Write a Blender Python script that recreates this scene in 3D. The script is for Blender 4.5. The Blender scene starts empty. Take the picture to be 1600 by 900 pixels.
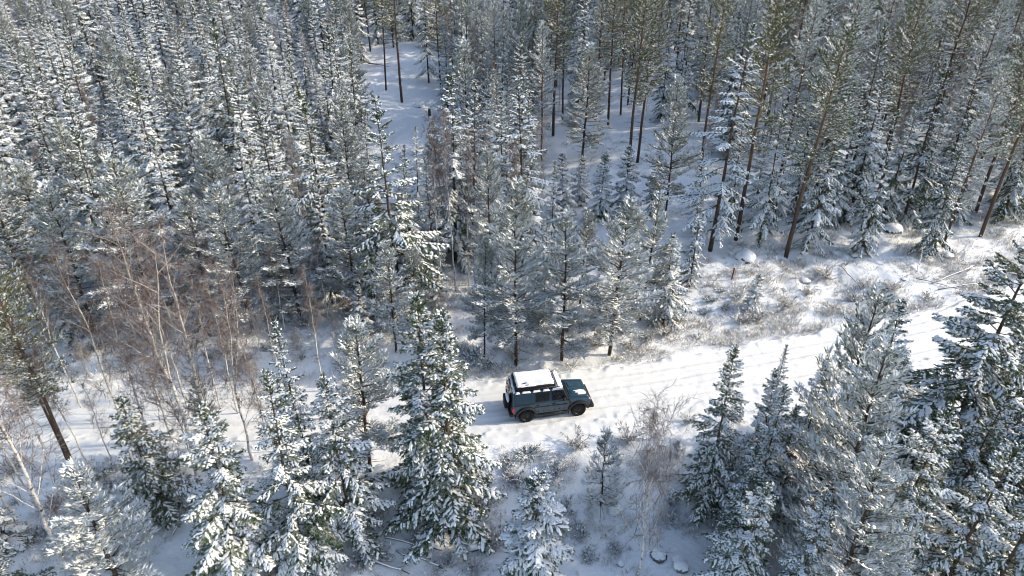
import bpy, math, random
import numpy as np
from mathutils import Vector, Matrix

# ------------------------------------------------------------------ camera, sky, sun, exposure
scene = bpy.context.scene
COL = scene.collection
CAM_H, PITCH, FPX = 25.0, math.radians(30.0), 1067.0      # metres, below the horizon, focal length in 1600-px pixels
cam = bpy.data.cameras.new('camera'); cam_o = bpy.data.objects.new('camera', cam); COL.objects.link(cam_o)
cam.sensor_width = 36.0; cam.lens = 36.0 * FPX / 1600.0; cam.clip_end = 3000
cam_o.location = (0, 0, CAM_H); cam_o.rotation_euler = (math.pi / 2 - PITCH, 0, 0)
scene.camera = cam_o

SUN_EL = math.radians(27.0); SUN_DIR = (0.993, 0.08)          # towards the sun, on the ground
sun_az = math.atan2(SUN_DIR[0], SUN_DIR[1])                  # clockwise from +Y
world = bpy.data.worlds.new('World'); scene.world = world; world.use_nodes = True
wn = world.node_tree; bg = wn.nodes['Background']
sky = wn.nodes.new('ShaderNodeTexSky'); sky.sky_type = 'NISHITA'; sky.sun_disc = False
sky.sun_elevation = SUN_EL; sky.sun_rotation = sun_az; sky.dust_density = 1.5; sky.air_density = 1.0; sky.ozone_density = 0.6
hs = wn.nodes.new('ShaderNodeHueSaturation'); hs.inputs['Saturation'].default_value = 0.95      # sky blue slightly desaturated, as a white balance
wn.links.new(sky.outputs[0], hs.inputs['Color']); wn.links.new(hs.outputs[0], bg.inputs[0]); bg.inputs[1].default_value = 0.15
sun = bpy.data.lights.new('sun', 'SUN'); sun.energy = 2.0; sun.angle = math.radians(1.0); sun.color = (1.0, 0.88, 0.68)
sun_o = bpy.data.objects.new('sun', sun); COL.objects.link(sun_o)
hd = Vector((SUN_DIR[0], SUN_DIR[1], 0)).normalized()
sd = Vector((hd.x * math.cos(SUN_EL), hd.y * math.cos(SUN_EL), math.sin(SUN_EL)))
sun_o.rotation_euler = sd.to_track_quat('Z', 'Y').to_euler(); sun_o.location = sd * 200
scene.view_settings.view_transform = 'Standard'; scene.view_settings.look = 'None'
scene.view_settings.exposure = 1.12; scene.view_settings.gamma = 1.0
scene.render.engine = 'CYCLES'
scene.cycles.use_denoising = True; scene.cycles.pixel_filter_type = 'BLACKMAN_HARRIS'; scene.cycles.filter_width = 1.0
scene.cycles.max_bounces = 6; scene.cycles.diffuse_bounces = 4; scene.cycles.glossy_bounces = 2
scene.cycles.transmission_bounces = 2; scene.cycles.caustics_reflective = False; scene.cycles.caustics_refractive = False

# ------------------------------------------------------------------ materials
def mat(name, col, rough=0.7, spec=0.3, metal=0.0):
    m = bpy.data.materials.new(name); m.use_nodes = True
    b = m.node_tree.nodes['Principled BSDF']
    b.inputs['Base Color'].default_value = (*col, 1); b.inputs['Roughness'].default_value = rough
    b.inputs['Specular IOR Level'].default_value = spec; b.inputs['Metallic'].default_value = metal
    return m

def nodes(m): return m.node_tree, m.node_tree.nodes, m.node_tree.links, m.node_tree.nodes['Principled BSDF']

def noise_mix(m, c1, c2, scale, lo=0.4, hi=0.6, detail=4, coord='Object', target='Base Color'):
    t, n, l, b = nodes(m)
    tc = n.new('ShaderNodeTexCoord'); nz = n.new('ShaderNodeTexNoise'); nz.inputs['Scale'].default_value = scale; nz.inputs['Detail'].default_value = detail
    cr = n.new('ShaderNodeValToRGB'); cr.color_ramp.elements[0].position = lo; cr.color_ramp.elements[1].position = hi
    cr.color_ramp.elements[0].color = (*c1, 1); cr.color_ramp.elements[1].color = (*c2, 1)
    l.new(tc.outputs[coord], nz.inputs['Vector']); l.new(nz.outputs['Fac'], cr.inputs[0]); l.new(cr.outputs[0], b.inputs[target])
    return nz, cr

def bump(m, scale, strength, dist=0.05, detail=5, coord='Object'):
    t, n, l, b = nodes(m)
    tc = n.new('ShaderNodeTexCoord'); nz = n.new('ShaderNodeTexNoise'); nz.inputs['Scale'].default_value = scale; nz.inputs['Detail'].default_value = detail
    bp = n.new('ShaderNodeBump'); bp.inputs['Strength'].default_value = strength; bp.inputs['Distance'].default_value = dist
    l.new(tc.outputs[coord], nz.inputs['Vector']); l.new(nz.outputs['Fac'], bp.inputs['Height']); l.new(bp.outputs[0], b.inputs['Normal'])

def frosted(name, c_dark, c_light, frost, amount, scale=5.0):
    """needles or twigs: two greens by noise, hoar frost on the faces that look up"""
    m = mat(name, c_dark, 0.75, 0.15); t, n, l, b = nodes(m)
    tc = n.new('ShaderNodeTexCoord'); geo = n.new('ShaderNodeNewGeometry'); oi = n.new('ShaderNodeObjectInfo')
    nz = n.new('ShaderNodeTexNoise'); nz.inputs['Scale'].default_value = scale; nz.inputs['Detail'].default_value = 3
    l.new(tc.outputs['Object'], nz.inputs['Vector'])
    mx = n.new('ShaderNodeMix'); mx.data_type = 'RGBA'; mx.inputs['A'].default_value = (*c_dark, 1); mx.inputs['B'].default_value = (*c_light, 1)
    l.new(oi.outputs['Random'], mx.inputs['Factor'])
    sp = n.new('ShaderNodeSeparateXYZ'); l.new(geo.outputs['Normal'], sp.inputs[0])
    ab = n.new('ShaderNodeMath'); ab.operation = 'ABSOLUTE'; l.new(sp.outputs['Z'], ab.inputs[0])
    a1 = n.new('ShaderNodeMath'); a1.operation = 'MULTIPLY_ADD'; a1.inputs[1].default_value = 0.45; a1.inputs[2].default_value = amount - 0.62
    l.new(ab.outputs[0], a1.inputs[0])
    a2 = n.new('ShaderNodeMath'); a2.operation = 'ADD'; l.new(a1.outputs[0], a2.inputs[0]); l.new(nz.outputs['Fac'], a2.inputs[1])
    mr = n.new('ShaderNodeMapRange'); mr.inputs['From Min'].default_value = 0.32; mr.inputs['From Max'].default_value = 0.68; l.new(a2.outputs[0], mr.inputs[0])
    m2 = n.new('ShaderNodeMix'); m2.data_type = 'RGBA'; m2.inputs['B'].default_value = (*frost, 1)
    l.new(mx.outputs['Result'], m2.inputs['A']); l.new(mr.outputs[0], m2.inputs['Factor']); l.new(m2.outputs['Result'], b.inputs['Base Color'])
    return m

M = {}
M['snow'] = mat('snow', (0.80, 0.815, 0.83), 0.65, 0.2); bump(M['snow'], 9.0, 0.35, 0.05)
M['ground'] = mat('ground_snow', (0.80, 0.815, 0.83), 0.65, 0.2)
M['road'] = mat('packed_snow', (0.79, 0.80, 0.81), 0.6, 0.25)
M['tree_snow'] = mat('tree_snow', (0.78, 0.80, 0.82), 0.7, 0.1)
M['spruce'] = frosted('spruce_needles', (0.022, 0.050, 0.015), (0.066, 0.092, 0.022), (0.42, 0.44, 0.40), 0.16)
M['pine'] = frosted('pine_needles', (0.082, 0.102, 0.030), (0.165, 0.158, 0.045), (0.46, 0.47, 0.39), 0.26)
M['pine_frost'] = frosted('frosted_pine_needles', (0.055, 0.080, 0.034), (0.115, 0.122, 0.042), (0.56, 0.58, 0.54), 0.48)
M['bark'] = mat('spruce_bark', (0.07, 0.052, 0.04), 0.9, 0.1); noise_mix(M['bark'], (0.035, 0.027, 0.022), (0.12, 0.09, 0.07), 6, 0.35, 0.65)
M['pbark'] = mat('pine_bark', (0.16, 0.09, 0.05), 0.9, 0.1)
M['twig'] = frosted('birch_twigs', (0.058, 0.036, 0.032), (0.095, 0.060, 0.052), (0.48, 0.46, 0.46), 0.28, 2.0)
M['twigfrost'] = frosted('frosted_twigs', (0.09, 0.062, 0.05), (0.13, 0.09, 0.07), (0.55, 0.55, 0.56), 0.38, 2.0)
M['heath'] = frosted('heath_and_grass', (0.17, 0.115, 0.055), (0.27, 0.195, 0.105), (0.64, 0.62, 0.58), 0.42, 1.3)
M['rock'] = mat('granite', (0.10, 0.095, 0.09), 0.85, 0.2); noise_mix(M['rock'], (0.05, 0.048, 0.046), (0.20, 0.19, 0.18), 5); bump(M['rock'], 12, 0.5)

def pine_bark():
    t, n, l, b = nodes(M['pbark'])          # grey-brown below, orange flaking bark higher up: a Scots pine's own colours
    tc = n.new('ShaderNodeTexCoord'); sp = n.new('ShaderNodeSeparateXYZ'); l.new(tc.outputs['Object'], sp.inputs[0])
    nz = n.new('ShaderNodeTexNoise'); nz.inputs['Scale'].default_value = 3; l.new(tc.outputs['Object'], nz.inputs['Vector'])
    a = n.new('ShaderNodeMath'); a.operation = 'MULTIPLY_ADD'; a.inputs[1].default_value = 6.0; l.new(nz.outputs['Fac'], a.inputs[0]); l.new(sp.outputs['Z'], a.inputs[2])
    cr = n.new('ShaderNodeMapRange'); cr.inputs['From Min'].default_value = 6; cr.inputs['From Max'].default_value = 14; l.new(a.outputs[0], cr.inputs[0])
    mx = n.new('ShaderNodeMix'); mx.data_type = 'RGBA'; mx.inputs['A'].default_value = (0.075, 0.055, 0.045, 1); mx.inputs['B'].default_value = (0.145, 0.098, 0.068, 1)
    l.new(cr.outputs[0], mx.inputs['Factor']); l.new(mx.outputs['Result'], b.inputs['Base Color'])
pine_bark()
M['birch'] = mat('birch_bark', (0.5, 0.46, 0.40), 0.7, 0.2)
def birch_bark():
    t, n, l, b = nodes(M['birch'])
    tc = n.new('ShaderNodeTexCoord'); mp = n.new('ShaderNodeMapping'); mp.inputs['Scale'].default_value = (5, 5, 9); l.new(tc.outputs['Object'], mp.inputs[0])
    nz = n.new('ShaderNodeTexNoise'); nz.inputs['Scale'].default_value = 1.0; nz.inputs['Detail'].default_value = 3; l.new(mp.outputs[0], nz.inputs['Vector'])
    cr = n.new('ShaderNodeValToRGB'); cr.color_ramp.elements[0].position = 0.34; cr.color_ramp.elements[0].color = (0.06, 0.05, 0.045, 1)
    cr.color_ramp.elements[1].position = 0.46; cr.color_ramp.elements[1].color = (0.62, 0.59, 0.55, 1); l.new(nz.outputs['Fac'], cr.inputs[0])
    sp = n.new('ShaderNodeSeparateXYZ'); l.new(tc.outputs['Object'], sp.inputs[0])
    mr = n.new('ShaderNodeMapRange'); mr.inputs['From Min'].default_value = 5; mr.inputs['From Max'].default_value = 11; l.new(sp.outputs['Z'], mr.inputs[0])
    mx = n.new('ShaderNodeMix'); mx.data_type = 'RGBA'; mx.inputs['B'].default_value = (0.30, 0.235, 0.19, 1)
    l.new(mr.outputs[0], mx.inputs['Factor']); l.new(cr.outputs[0], mx.inputs['A']); l.new(mx.outputs['Result'], b.inputs['Base Color'])
birch_bark()
bump(M['ground'], 5.0, 0.5, 0.10, 7); bump(M['road'], 11.0, 0.35, 0.04, 6)

# ------------------------------------------------------------------ mesh helpers
def mesh(name, V, faces, material, smooth=False):
    """faces: list of int arrays (n,3) or (n,4)"""
    V = np.asarray(V, np.float32); me = bpy.data.meshes.new(name)
    faces = [np.asarray(f, np.int32) for f in faces if len(f)]
    sizes = np.concatenate([np.full(len(f), f.shape[1], np.int32) for f in faces])
    idx = np.concatenate([f.ravel() for f in faces]); st = np.concatenate([[0], np.cumsum(sizes)[:-1]]).astype(np.int32)
    me.vertices.add(len(V)); me.vertices.foreach_set('co', V.ravel())
    me.loops.add(len(idx)); me.loops.foreach_set('vertex_index', idx)
    me.polygons.add(len(sizes)); me.polygons.foreach_set('loop_start', st); me.polygons.foreach_set('loop_total', sizes)
    if smooth: me.polygons.foreach_set('use_smooth', np.ones(len(sizes), bool))
    me.update(calc_edges=True); me.materials.append(material)
    return me

def obj(name, me, parent=None, loc=(0, 0, 0), rot=(0, 0, 0), scale=(1, 1, 1)):
    o = bpy.data.objects.new(name, me); COL.objects.link(o); o.parent = parent
    o.location = loc; o.rotation_euler = rot; o.scale = scale
    return o

def tag(o, label=None, cat=None, group=None, kind=None):
    for k, v in (('label', label), ('category', cat), ('group', group), ('kind', kind)):
        if v: o[k] = v
    return o

class MB:
    def __init__(s): s.v = []; s.q = []; s.t = []; s.n = 0
    def add(s, V, q=None, t=None):
        V = np.asarray(V, float).reshape(-1, 3); s.v.append(V)
        if q is not None and len(q): s.q.append(np.asarray(q) + s.n)
        if t is not None and len(t): s.t.append(np.asarray(t) + s.n)
        s.n += len(V)
    def tube(s, P, r, k=6, cap=True):
        P = np.asarray(P, float); m = len(P); r = np.broadcast_to(np.asarray(r, float), (m,))
        T = np.gradient(P, axis=0); T /= np.linalg.norm(T, axis=1)[:, None] + 1e-9
        ref = np.array([0, 0, 1.0]) if abs(T[0, 2]) < 0.9 else np.array([1.0, 0, 0])
        A = np.cross(T, ref); A /= np.linalg.norm(A, axis=1)[:, None] + 1e-9; B = np.cross(T, A)
        an = np.arange(k) * 2 * np.pi / k
        V = P[:, None] + r[:, None, None] * (A[:, None] * np.cos(an)[None, :, None] + B[:, None] * np.sin(an)[None, :, None])
        i = np.arange(m - 1)[:, None] * k; j = np.arange(k)[None]; j2 = (j + 1) % k
        q = np.stack([i + j, i + j2, i + k + j2, i + k + j], -1).reshape(-1, 4)
        V = V.reshape(-1, 3); t = None
        if cap and k >= 3:
            V = np.vstack([V, P[:1], P[-1:]]); jj = np.arange(k)
            t = np.vstack([np.stack([np.full(k, m * k), (jj + 1) % k, jj], -1), np.stack([np.full(k, m * k + 1), (m - 1) * k + jj, (m - 1) * k + (jj + 1) % k], -1)])
        s.add(V, q, t)
    def box(s, x0, x1, y0, y1, z0, z1):
        V = [(x, y, z) for z in (z0, z1) for y in (y0, y1) for x in (x0, x1)]
        s.add(V, [(0, 2, 3, 1), (4, 5, 7, 6), (0, 1, 5, 4), (2, 6, 7, 3), (0, 4, 6, 2), (1, 3, 7, 5)])
    def build(s, name, material, smooth=False):
        f = []
        if s.q: f.append(np.concatenate(s.q))
        if s.t: f.append(np.concatenate(s.t))
        return mesh(name, np.concatenate(s.v), f, material, smooth)

# ------------------------------------------------------------------ terrain
_rs = np.random.RandomState(5); _lat = _rs.rand(256, 256)
def vnoise(x, y, s, o=0):
    x = np.asarray(x, float) / s + 17.3 * o + 100; y = np.asarray(y, float) / s - 9.7 * o + 100
    xi = np.floor(x).astype(int); yi = np.floor(y).astype(int); fx = x - xi; fy = y - yi
    fx = fx * fx * (3 - 2 * fx); fy = fy * fy * (3 - 2 * fy)
    g = lambda a, b: _lat[a % 256, b % 256]
    return (g(xi, yi) * (1 - fx) + g(xi + 1, yi) * fx) * (1 - fy) + (g(xi, yi + 1) * (1 - fx) + g(xi + 1, yi + 1) * fx) * fy - 0.5

_rx = np.array([-900, -80, -30, -15, -5, 0, 6, 11, 16, 22, 28, 36, 50, 80, 900.]); _ry = np.array([40, 30, 29.3, 29.2, 29.2, 29.6, 31.0, 32.3, 33.6, 35.2, 37.0, 40.2, 47.5, 66, 600.])
_fx = np.linspace(-100, 100, 2001); _fy = np.convolve(np.interp(np.linspace(-104, 104, 2081), _rx, _ry), np.ones(81) / 81, 'valid')
_dfy = np.gradient(_fy, _fx)
def yc(x): return np.interp(x, _fx, _fy)
def dn(x, y):
    sl = np.interp(x, _fx, _dfy); return (y - yc(x)) / np.sqrt(1 + sl * sl)
def sm(a, b, x):
    t = np.clip((x - a) / (b - a), 0, 1); return t * t * (3 - 2 * t)
def hgt(x, y, fine=True):
    """ground height"""
    x = np.asarray(x, float); y = np.asarray(y, float); d = dn(x, y)
    n = sm(4.5, 9, d) * (0.35 + 0.05 * np.clip(d - 6, 0, 60) * sm(2, 16, x)) + sm(8, 14, d) * 0.5 * sm(12, 20, x)
    sth = -sm(-3.2, -8.5, d) * 1.2
    rough = sm(2.8, 6, np.abs(d))
    z = n + sth - 0.35 * np.exp(-((d - 4.1) / 0.9) ** 2)
    z = z + rough * (vnoise(x, y, 9, 1) * 1.1 + vnoise(x, y, 3.2, 2) * 0.45 + vnoise(x, y, 1.1, 3) * 0.20)
    if fine: z = z + sm(2.6, 3.6, np.abs(d)) * (vnoise(x, y, 0.5, 4) * 0.10 + 0.05 * (vnoise(x, y, 0.9, 6) > 0.2))
    z = z - 0.14 * (1 - sm(2.3, 3.0, np.abs(d)))
    z = z + 0.09 * np.clip(y - 92, 0, 220) + 0.10 * np.clip(y - 84, 0, 120) * sm(0, -18, x)
    hump = np.exp(-(((x + 13.8) / 1.9) ** 2 + ((y - 19.6) / 2.6) ** 2))
    z = z + hump * 0.55 - hump * rough * (vnoise(x, y, 3.2, 2) * 0.45 + vnoise(x, y, 1.1, 3) * 0.20)
    return z

def axis(lo, hi, step, far, grow=1.18):
    a = list(np.arange(lo, hi + 1e-6, step)); s = step
    while a[-1] < far: s *= grow; a.append(a[-1] + s)
    s = step
    while a[0] > -far: s *= grow; a.insert(0, a[0] - s)
    return np.array(a)
gx = axis(-34, 38, 0.22, 900); gy = axis(17, 60, 0.22, 900)
X, Y = np.meshgrid(gx, gy); Z = hgt(X, Y)
nx, ny = len(gx), len(gy); I = np.arange(nx * ny).reshape(ny, nx)
q = np.stack([I[:-1, :-1], I[:-1, 1:], I[1:, 1:], I[1:, :-1]], -1).reshape(-1, 4)
tag(obj('ground', mesh('ground', np.stack([X, Y, Z], -1).reshape(-1, 3), [q], M['ground'], True)), kind='structure')

# the road: a finer sheet of packed snow with wheel ruts, tread marks and kicked-up lumps
sx = np.arange(-46, 50, 0.10); dd = np.arange(-3.0, 3.0001, 0.075)
SX, DD = np.meshgrid(sx, dd); sl = np.interp(SX, _fx, _dfy); nrm = np.sqrt(1 + sl * sl)
RX = SX - DD * sl / nrm; RY = yc(SX) + DD / nrm
wob = vnoise(SX, SX * 0, 6, 8) * 0.25
packed = np.zeros_like(SX); RZ = 0.03 * vnoise(SX, DD, 1.2, 1) + 0.03 * vnoise(SX, DD, 0.3, 2)
for c, dp in ((-0.85, 0.085), (0.75, 0.085), (0.15, 0.04), (1.65, 0.05), (-1.5, 0.035)):
    e = (DD - c - wob * (1 if abs(c) < 1 else 1.8) - 0.5 * vnoise(SX, SX * 0 + c * 9, 14, 3)) / 0.16
    g = np.exp(-e ** 4) * (1 if abs(c) > 0.5 and abs(c) < 1 else sm(-0.15, 0.2, vnoise(SX, SX * 0 + c * 5, 7, 6)))
    packed = np.maximum(packed, g * min(1, dp * 12)); RZ = RZ - dp * g + 0.036 * np.exp(-((np.abs(e) - 1.5) / 0.4) ** 2) * (0.6 + vnoise(SX, DD, 0.4, 5))
    RZ = RZ + g * 0.020 * np.sin((SX + np.abs(e) * 0.18) * 2 * np.pi / 0.27)
lump = np.clip(vnoise(SX, DD, 0.28, 9) - 0.05, 0, 1)
RZ = RZ + lump * 0.30 * (np.exp(-((DD + 1.85 + wob) / 0.30) ** 2) + 0.7 * np.exp(-((DD - 2.45) / 0.3) ** 2))
RZ = RZ + 0.05 * sm(1.9, 2.5, np.abs(DD)) * (1 + 2 * vnoise(SX, DD, 0.6, 3)) - 0.30 * sm(2.5, 3.0, np.abs(DD) + 0.9 * vnoise(SX, DD, 1.6, 11))
n2, n1 = SX.shape; I = np.arange(n1 * n2).reshape(n2, n1)
q = np.stack([I[:-1, :-1], I[:-1, 1:], I[1:, 1:], I[1:, :-1]], -1).reshape(-1, 4)
road_me = mesh('road', np.stack([RX, RY, RZ], -1).reshape(-1, 3), [q], M['road'], True)
at = road_me.attributes.new('packed', 'FLOAT', 'POINT'); at.data.foreach_set('value', np.clip(packed * (0.75 + 0.6 * vnoise(SX, DD, 0.7, 4)), 0, 1).astype(np.float32).ravel())
t_, n_, l_, b_ = nodes(M['road']); an = n_.new('ShaderNodeAttribute'); an.attribute_name = 'packed'; mxr = n_.new('ShaderNodeMix'); mxr.data_type = 'RGBA'   # driven-on snow is greyer
mxr.inputs['A'].default_value = (0.79, 0.795, 0.79, 1); mxr.inputs['B'].default_value = (0.70, 0.69, 0.67, 1); l_.new(an.outputs['Fac'], mxr.inputs['Factor']); l_.new(mxr.outputs['Result'], b_.inputs['Base Color'])
tag(obj('road', road_me), kind='structure')

def ray(px, py):
    u = (px - 800) / FPX; v = (450 - py) / FPX
    return np.array([u, math.cos(PITCH) + v * math.sin(PITCH), -math.sin(PITCH) + v * math.cos(PITCH)])
def ground_at(px, py, z=0.0):
    """where a sight line meets the terrain raised by z"""
    d = ray(px, py); h = 0.0
    for _ in range(8):
        s = (CAM_H - h - z) / -d[2]; x, y = d[0] * s, d[1] * s
        h = 0.5 * h + 0.5 * float(hgt(x, y, False))
    return x, y
def project(x, y, z):
    dz = z - CAM_H; c, s = math.cos(PITCH), math.sin(PITCH)
    depth = y * c - dz * s; up = y * s + dz * c
    return 800 + FPX * x / depth, 450 - FPX * up / depth

# ------------------------------------------------------------------ trees
def unit(a): return a / (np.linalg.norm(a, axis=-1, keepdims=True) + 1e-9)

def needle_geo(P, D, W, rs, K):
    """saw-edged sprays of needles along the segments P..P+D"""
    n = len(P); up = np.array([0, 0, 1.0]); S = unit(np.cross(D, up) + 1e-6); U = unit(np.cross(S, D))
    vs = []
    for j in range(K):
        t = j / K
        for sd_ in (-1, 1):
            w = (W * (1.15 - 0.75 * t) * rs.uniform(0.6, 1.35, n))[:, None]
            a = P + D * t; b = P + D * min(1, t + 1.15 / K); c = P + D * (t + rs.uniform(1.2, 1.7, n)[:, None] / K) + S * w * sd_ + U * w * rs.uniform(-0.75, 0.35, n)[:, None]
            vs.append(np.stack([a, b, c], 1))
    w = (W * rs.uniform(0.7, 1.2, n))[:, None]
    vs.append(np.stack([P, P + D * 0.75, P + D * 0.6 - U * w], 1))
    vs.append(np.stack([P + D * 0.25, P + D, P + D * 0.8 + U * w * 0.5], 1))
    V = np.concatenate(vs).reshape(-1, 3)
    return V, np.arange(len(V)).reshape(-1, 3)

def snow_geo(P, D, W, rs, thick=0.75, off=0.15):
    n = len(P); up = np.array([0, 0, 1.0]); S = unit(np.cross(D, up) + 1e-6); U = unit(np.cross(S, D))
    U = unit(U + up * 0.6)
    w = W[:, None]; r = lambda a, b: rs.uniform(a, b, n)[:, None]
    o = U * w * off
    b = P + D * r(-0.05, 0.1) + o; t = P + D * r(0.9, 1.08) + o * 0.5
    l = P + D * r(0.35, 0.6) + S * w * r(0.5, 0.95) + o * 0.3; rr = P + D * r(0.35, 0.6) - S * w * r(0.5, 0.95) + o * 0.3
    m = P + D * r(0.35, 0.6) + U * w * thick * r(0.6, 1.3) + o
    V = np.stack([b, l, rr, m, t], 1).reshape(-1, 3); i = np.arange(n)[:, None] * 5
    T = np.concatenate([i + np.array([0, 3, 1]), i + np.array([1, 3, 4]), i + np.array([4, 3, 2]), i + np.array([2, 3, 0])])
    return V, T

def pad_geo(P, D, W, rs, thick=0.6):
    """longer soft pads of snow lying along a twig"""
    n = len(P); up = np.array([0, 0, 1.0]); S = unit(np.cross(D, up) + 1e-6); U = unit(unit(np.cross(S, D)) + up * 0.5); w = W[:, None]; r = lambda a, b: rs.uniform(a, b, n)[:, None]
    o = U * 0.025; sag = up * np.linalg.norm(D, axis=1)[:, None] * 0.06
    c1, c2 = r(0.25, 0.4), r(0.6, 0.78)
    rows = [P + D * r(-0.02, 0.1) + o]
    for c, f in ((c1, 1.0), (c2, 0.8)):
        ax = P + D * c - sag * c * c + o
        rows += [ax + S * w * r(0.55, 1.2) * f - U * w * 0.25, ax + U * w * thick * r(0.6, 1.3) * f, ax - S * w * r(0.55, 1.2) * f - U * w * 0.25]
    rows.append(P + D * r(0.92, 1.08) - sag * 1.2)
    V = np.stack(rows, 1).reshape(-1, 3); i = np.arange(n)[:, None] * 8
    T = np.concatenate([i + np.array(t) for t in ((0, 2, 1), (0, 3, 2), (4, 5, 7), (5, 6, 7))]); Q = np.concatenate([i + np.array(t) for t in ((1, 2, 5, 4), (2, 3, 6, 5))])
    return V, T, Q

TW_BIG = np.array([  # start forward, start side, dir forward, dir side, in twig lengths
    (0.0, 0, .40, 0), (.36, 0, .36, 0), (.68, 0, .34, 0), (.16, 0, .22, .20), (.16, 0, .22, -.20),
    (.40, 0, .22, .17), (.40, 0, .22, -.17), (.64, 0, .20, .13), (.64, 0, .20, -.13)])
TW_SMALL = np.array([(0.0, 0, .6, 0), (.5, 0, .5, 0), (.3, 0, .35, .28), (.3, 0, .35, -.28)])

def wind_frames(rs): return None

def spruce(seed, h=12.0, R=1.9, dens=1.0, snow=0.6, start=0.06, K=3, wf=1.0, gap=0.0, thin=1, limbs=True):
    rs = np.random.RandomState(seed); wood = MB()
    zt = np.linspace(0, h, 12); wand = np.cumsum(rs.normal(0, 0.02, (12, 2)), 0)
    tr = 0.0105 * h * (1 - zt / h) ** 1.15 + 0.008
    wood.tube(np.column_stack([wand, zt]), tr, 7)
    nb = int(h * 8.6 * dens); P, D, W = [], [], []; BP, BD, BW, BS, SN = [], [], [], [], []; TP, TD, TWd = [], [], []
    az0 = rs.rand() * 6.28; skew = rs.uniform(0, 6.28)
    for i in range(nb):
        t = start + (1 - start) * ((i + rs.rand()) / nb) ** 0.95; t = min(t, 0.985); z = t * h
        if gap and rs.rand() < gap: continue
        az = az0 + i * 2.39996 + rs.normal(0, 0.25)
        pr = ((1 - t) / (1 - start)) ** 0.72 * (0.82 + 0.18 * sm(start, start + 0.15, t)) * (1 + 0.12 * math.cos(az - skew))
        L = R * pr * rs.uniform(0.55, 1.22) + 0.12
        e0 = math.radians(-6 + 58 * t ** 2.2 + rs.normal(0, 7)); dr = (0.42 + 0.22 * rs.rand()) * (1 - t) + 0.05
        hd_ = np.array([math.cos(az), math.sin(az), 0.0]); sd_ = np.array([-math.sin(az), math.cos(az), 0.0])
        base = np.array([np.interp(z, zt, wand[:, 0]), np.interp(z, zt, wand[:, 1]), z])
        bend = rs.normal(0, 0.10)
        def path(s):
            s = np.asarray(s, float)[:, None]
            return base + hd_ * s * L * math.cos(e0) + sd_ * bend * L * s ** 2 + np.array([0, 0, 1.0]) * L * (math.sin(e0) * s - dr * s ** 1.8 + 0.20 * dr * s ** 5)
        sp = np.linspace(0, 1, 5); pb = path(sp)
        if limbs: wood.tube(pb, np.linspace(0.010 + 0.010 * L, 0.005, 5), 3, False)
        # main axis sprays
        na = max(2, int(L / 0.28)); sa = np.linspace(0.25, 1, na + 1); pa = path(sa)
        P.append(pa[:-1]); D.append((pa[1:] - pa[:-1]) * 1.15); W.append(np.full(na, 0.06 * wf))
        bs = np.clip(rs.normal(1.0, 0.38), 0.1, 1.7); BS.append(np.full(na, bs)); SN.append(np.full(na, bs * 0.9))
        BP.append(pa[:-1]); BD.append((pa[1:] - pa[:-1]) * 1.1); BW.append(np.full(na, (0.055 + 0.035 * min(L, 2) / 2) * wf))
        nt = max(2, int(L / (0.17 / max(dens, 0.3)) + 1))
        s = np.linspace(0.22, 0.97, nt) + rs.uniform(-0.02, 0.02, nt)
        o = path(s); f = unit(path(s + 0.02) - path(s - 0.02))
        for side in (-1, 1):
            tl = (0.12 + L * 0.38 * (1 - s) ** 0.75 * np.minimum(1, s / 0.35)) * rs.uniform(0.65, 1.2, nt)
            a = np.radians(rs.uniform(42, 66, nt))[:, None]
            fw = unit(f * np.cos(a) + sd_ * side * np.sin(a) + np.array([0, 0, 1.0]) * rs.uniform(-0.55, -0.12, nt)[:, None] * (1.15 - t))
            sv = unit(np.cross(fw, np.array([0, 0, 1.0])))
            big = tl > 0.30
            kp = (rs.rand(nt) < snow * bs * 0.95) & (tl > 0.16); TP.append(o[kp]); TD.append(fw[kp] * tl[kp][:, None] * 0.98 - np.array([0, 0, 1.0]) * tl[kp][:, None] * 0.16); TWd.append(0.024 * wf + 0.098 * tl[kp])
            for sel, T in ((big, TW_BIG), (~big, TW_SMALL)):
                if not sel.any(): continue
                k = len(T); l_ = tl[sel][:, None, None]; F = fw[sel][:, None]; Sv = sv[sel][:, None]; O = o[sel][:, None]
                st = O + (F * T[None, :, 0:1] + Sv * T[None, :, 1:2]) * l_ - np.array([0, 0, 1.0]) * (T[None, :, 0:1] ** 2) * l_ * 0.22
                di = (F * T[None, :, 2:3] + Sv * T[None, :, 3:4]) * l_ - np.array([0, 0, 1.0]) * l_ * 0.05
                di = di + rs.normal(0, 0.012, di.shape)
                P.append(st.reshape(-1, 3)); D.append(di.reshape(-1, 3)); W.append(np.full(st.shape[0] * k, 0.052 * wf)); SN.append(np.full(st.shape[0] * k, bs))
    c = 26; zl = h * rs.uniform(0.90, 0.995, c); P.append(np.column_stack([np.interp(zl, zt, wand[:, 0]), np.interp(zl, zt, wand[:, 1]), zl])); az = rs.rand(c) * 6.283
    D.append(np.column_stack([np.cos(az) * 0.14, np.sin(az) * 0.14, rs.uniform(0.10, 0.26, c)]) * wf); W.append(np.full(c, 0.05 * wf)); SN.append(np.full(c, 0.8))
    P = np.concatenate(P); D = np.concatenate(D); W = np.concatenate(W) * rs.uniform(0.75, 1.25, len(P))
    if thin > 1: tk = rs.permutation(len(P))[:len(P) // thin]; P, D, W, SN = P[tk], D[tk] * 1.5, W[tk] * 1.5, [np.concatenate(SN)[tk]]
    V, T = needle_geo(P, D, W, rs, K)
    cl = vnoise(P[:, 0] * 3 + P[:, 2], P[:, 1] * 3 - P[:, 2] * 2, 1.0, seed % 7) + 0.5
    keep = rs.rand(len(P)) < np.clip(snow * np.concatenate(SN) * (0.22 + 0.75 * cl), 0, 1)
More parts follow.
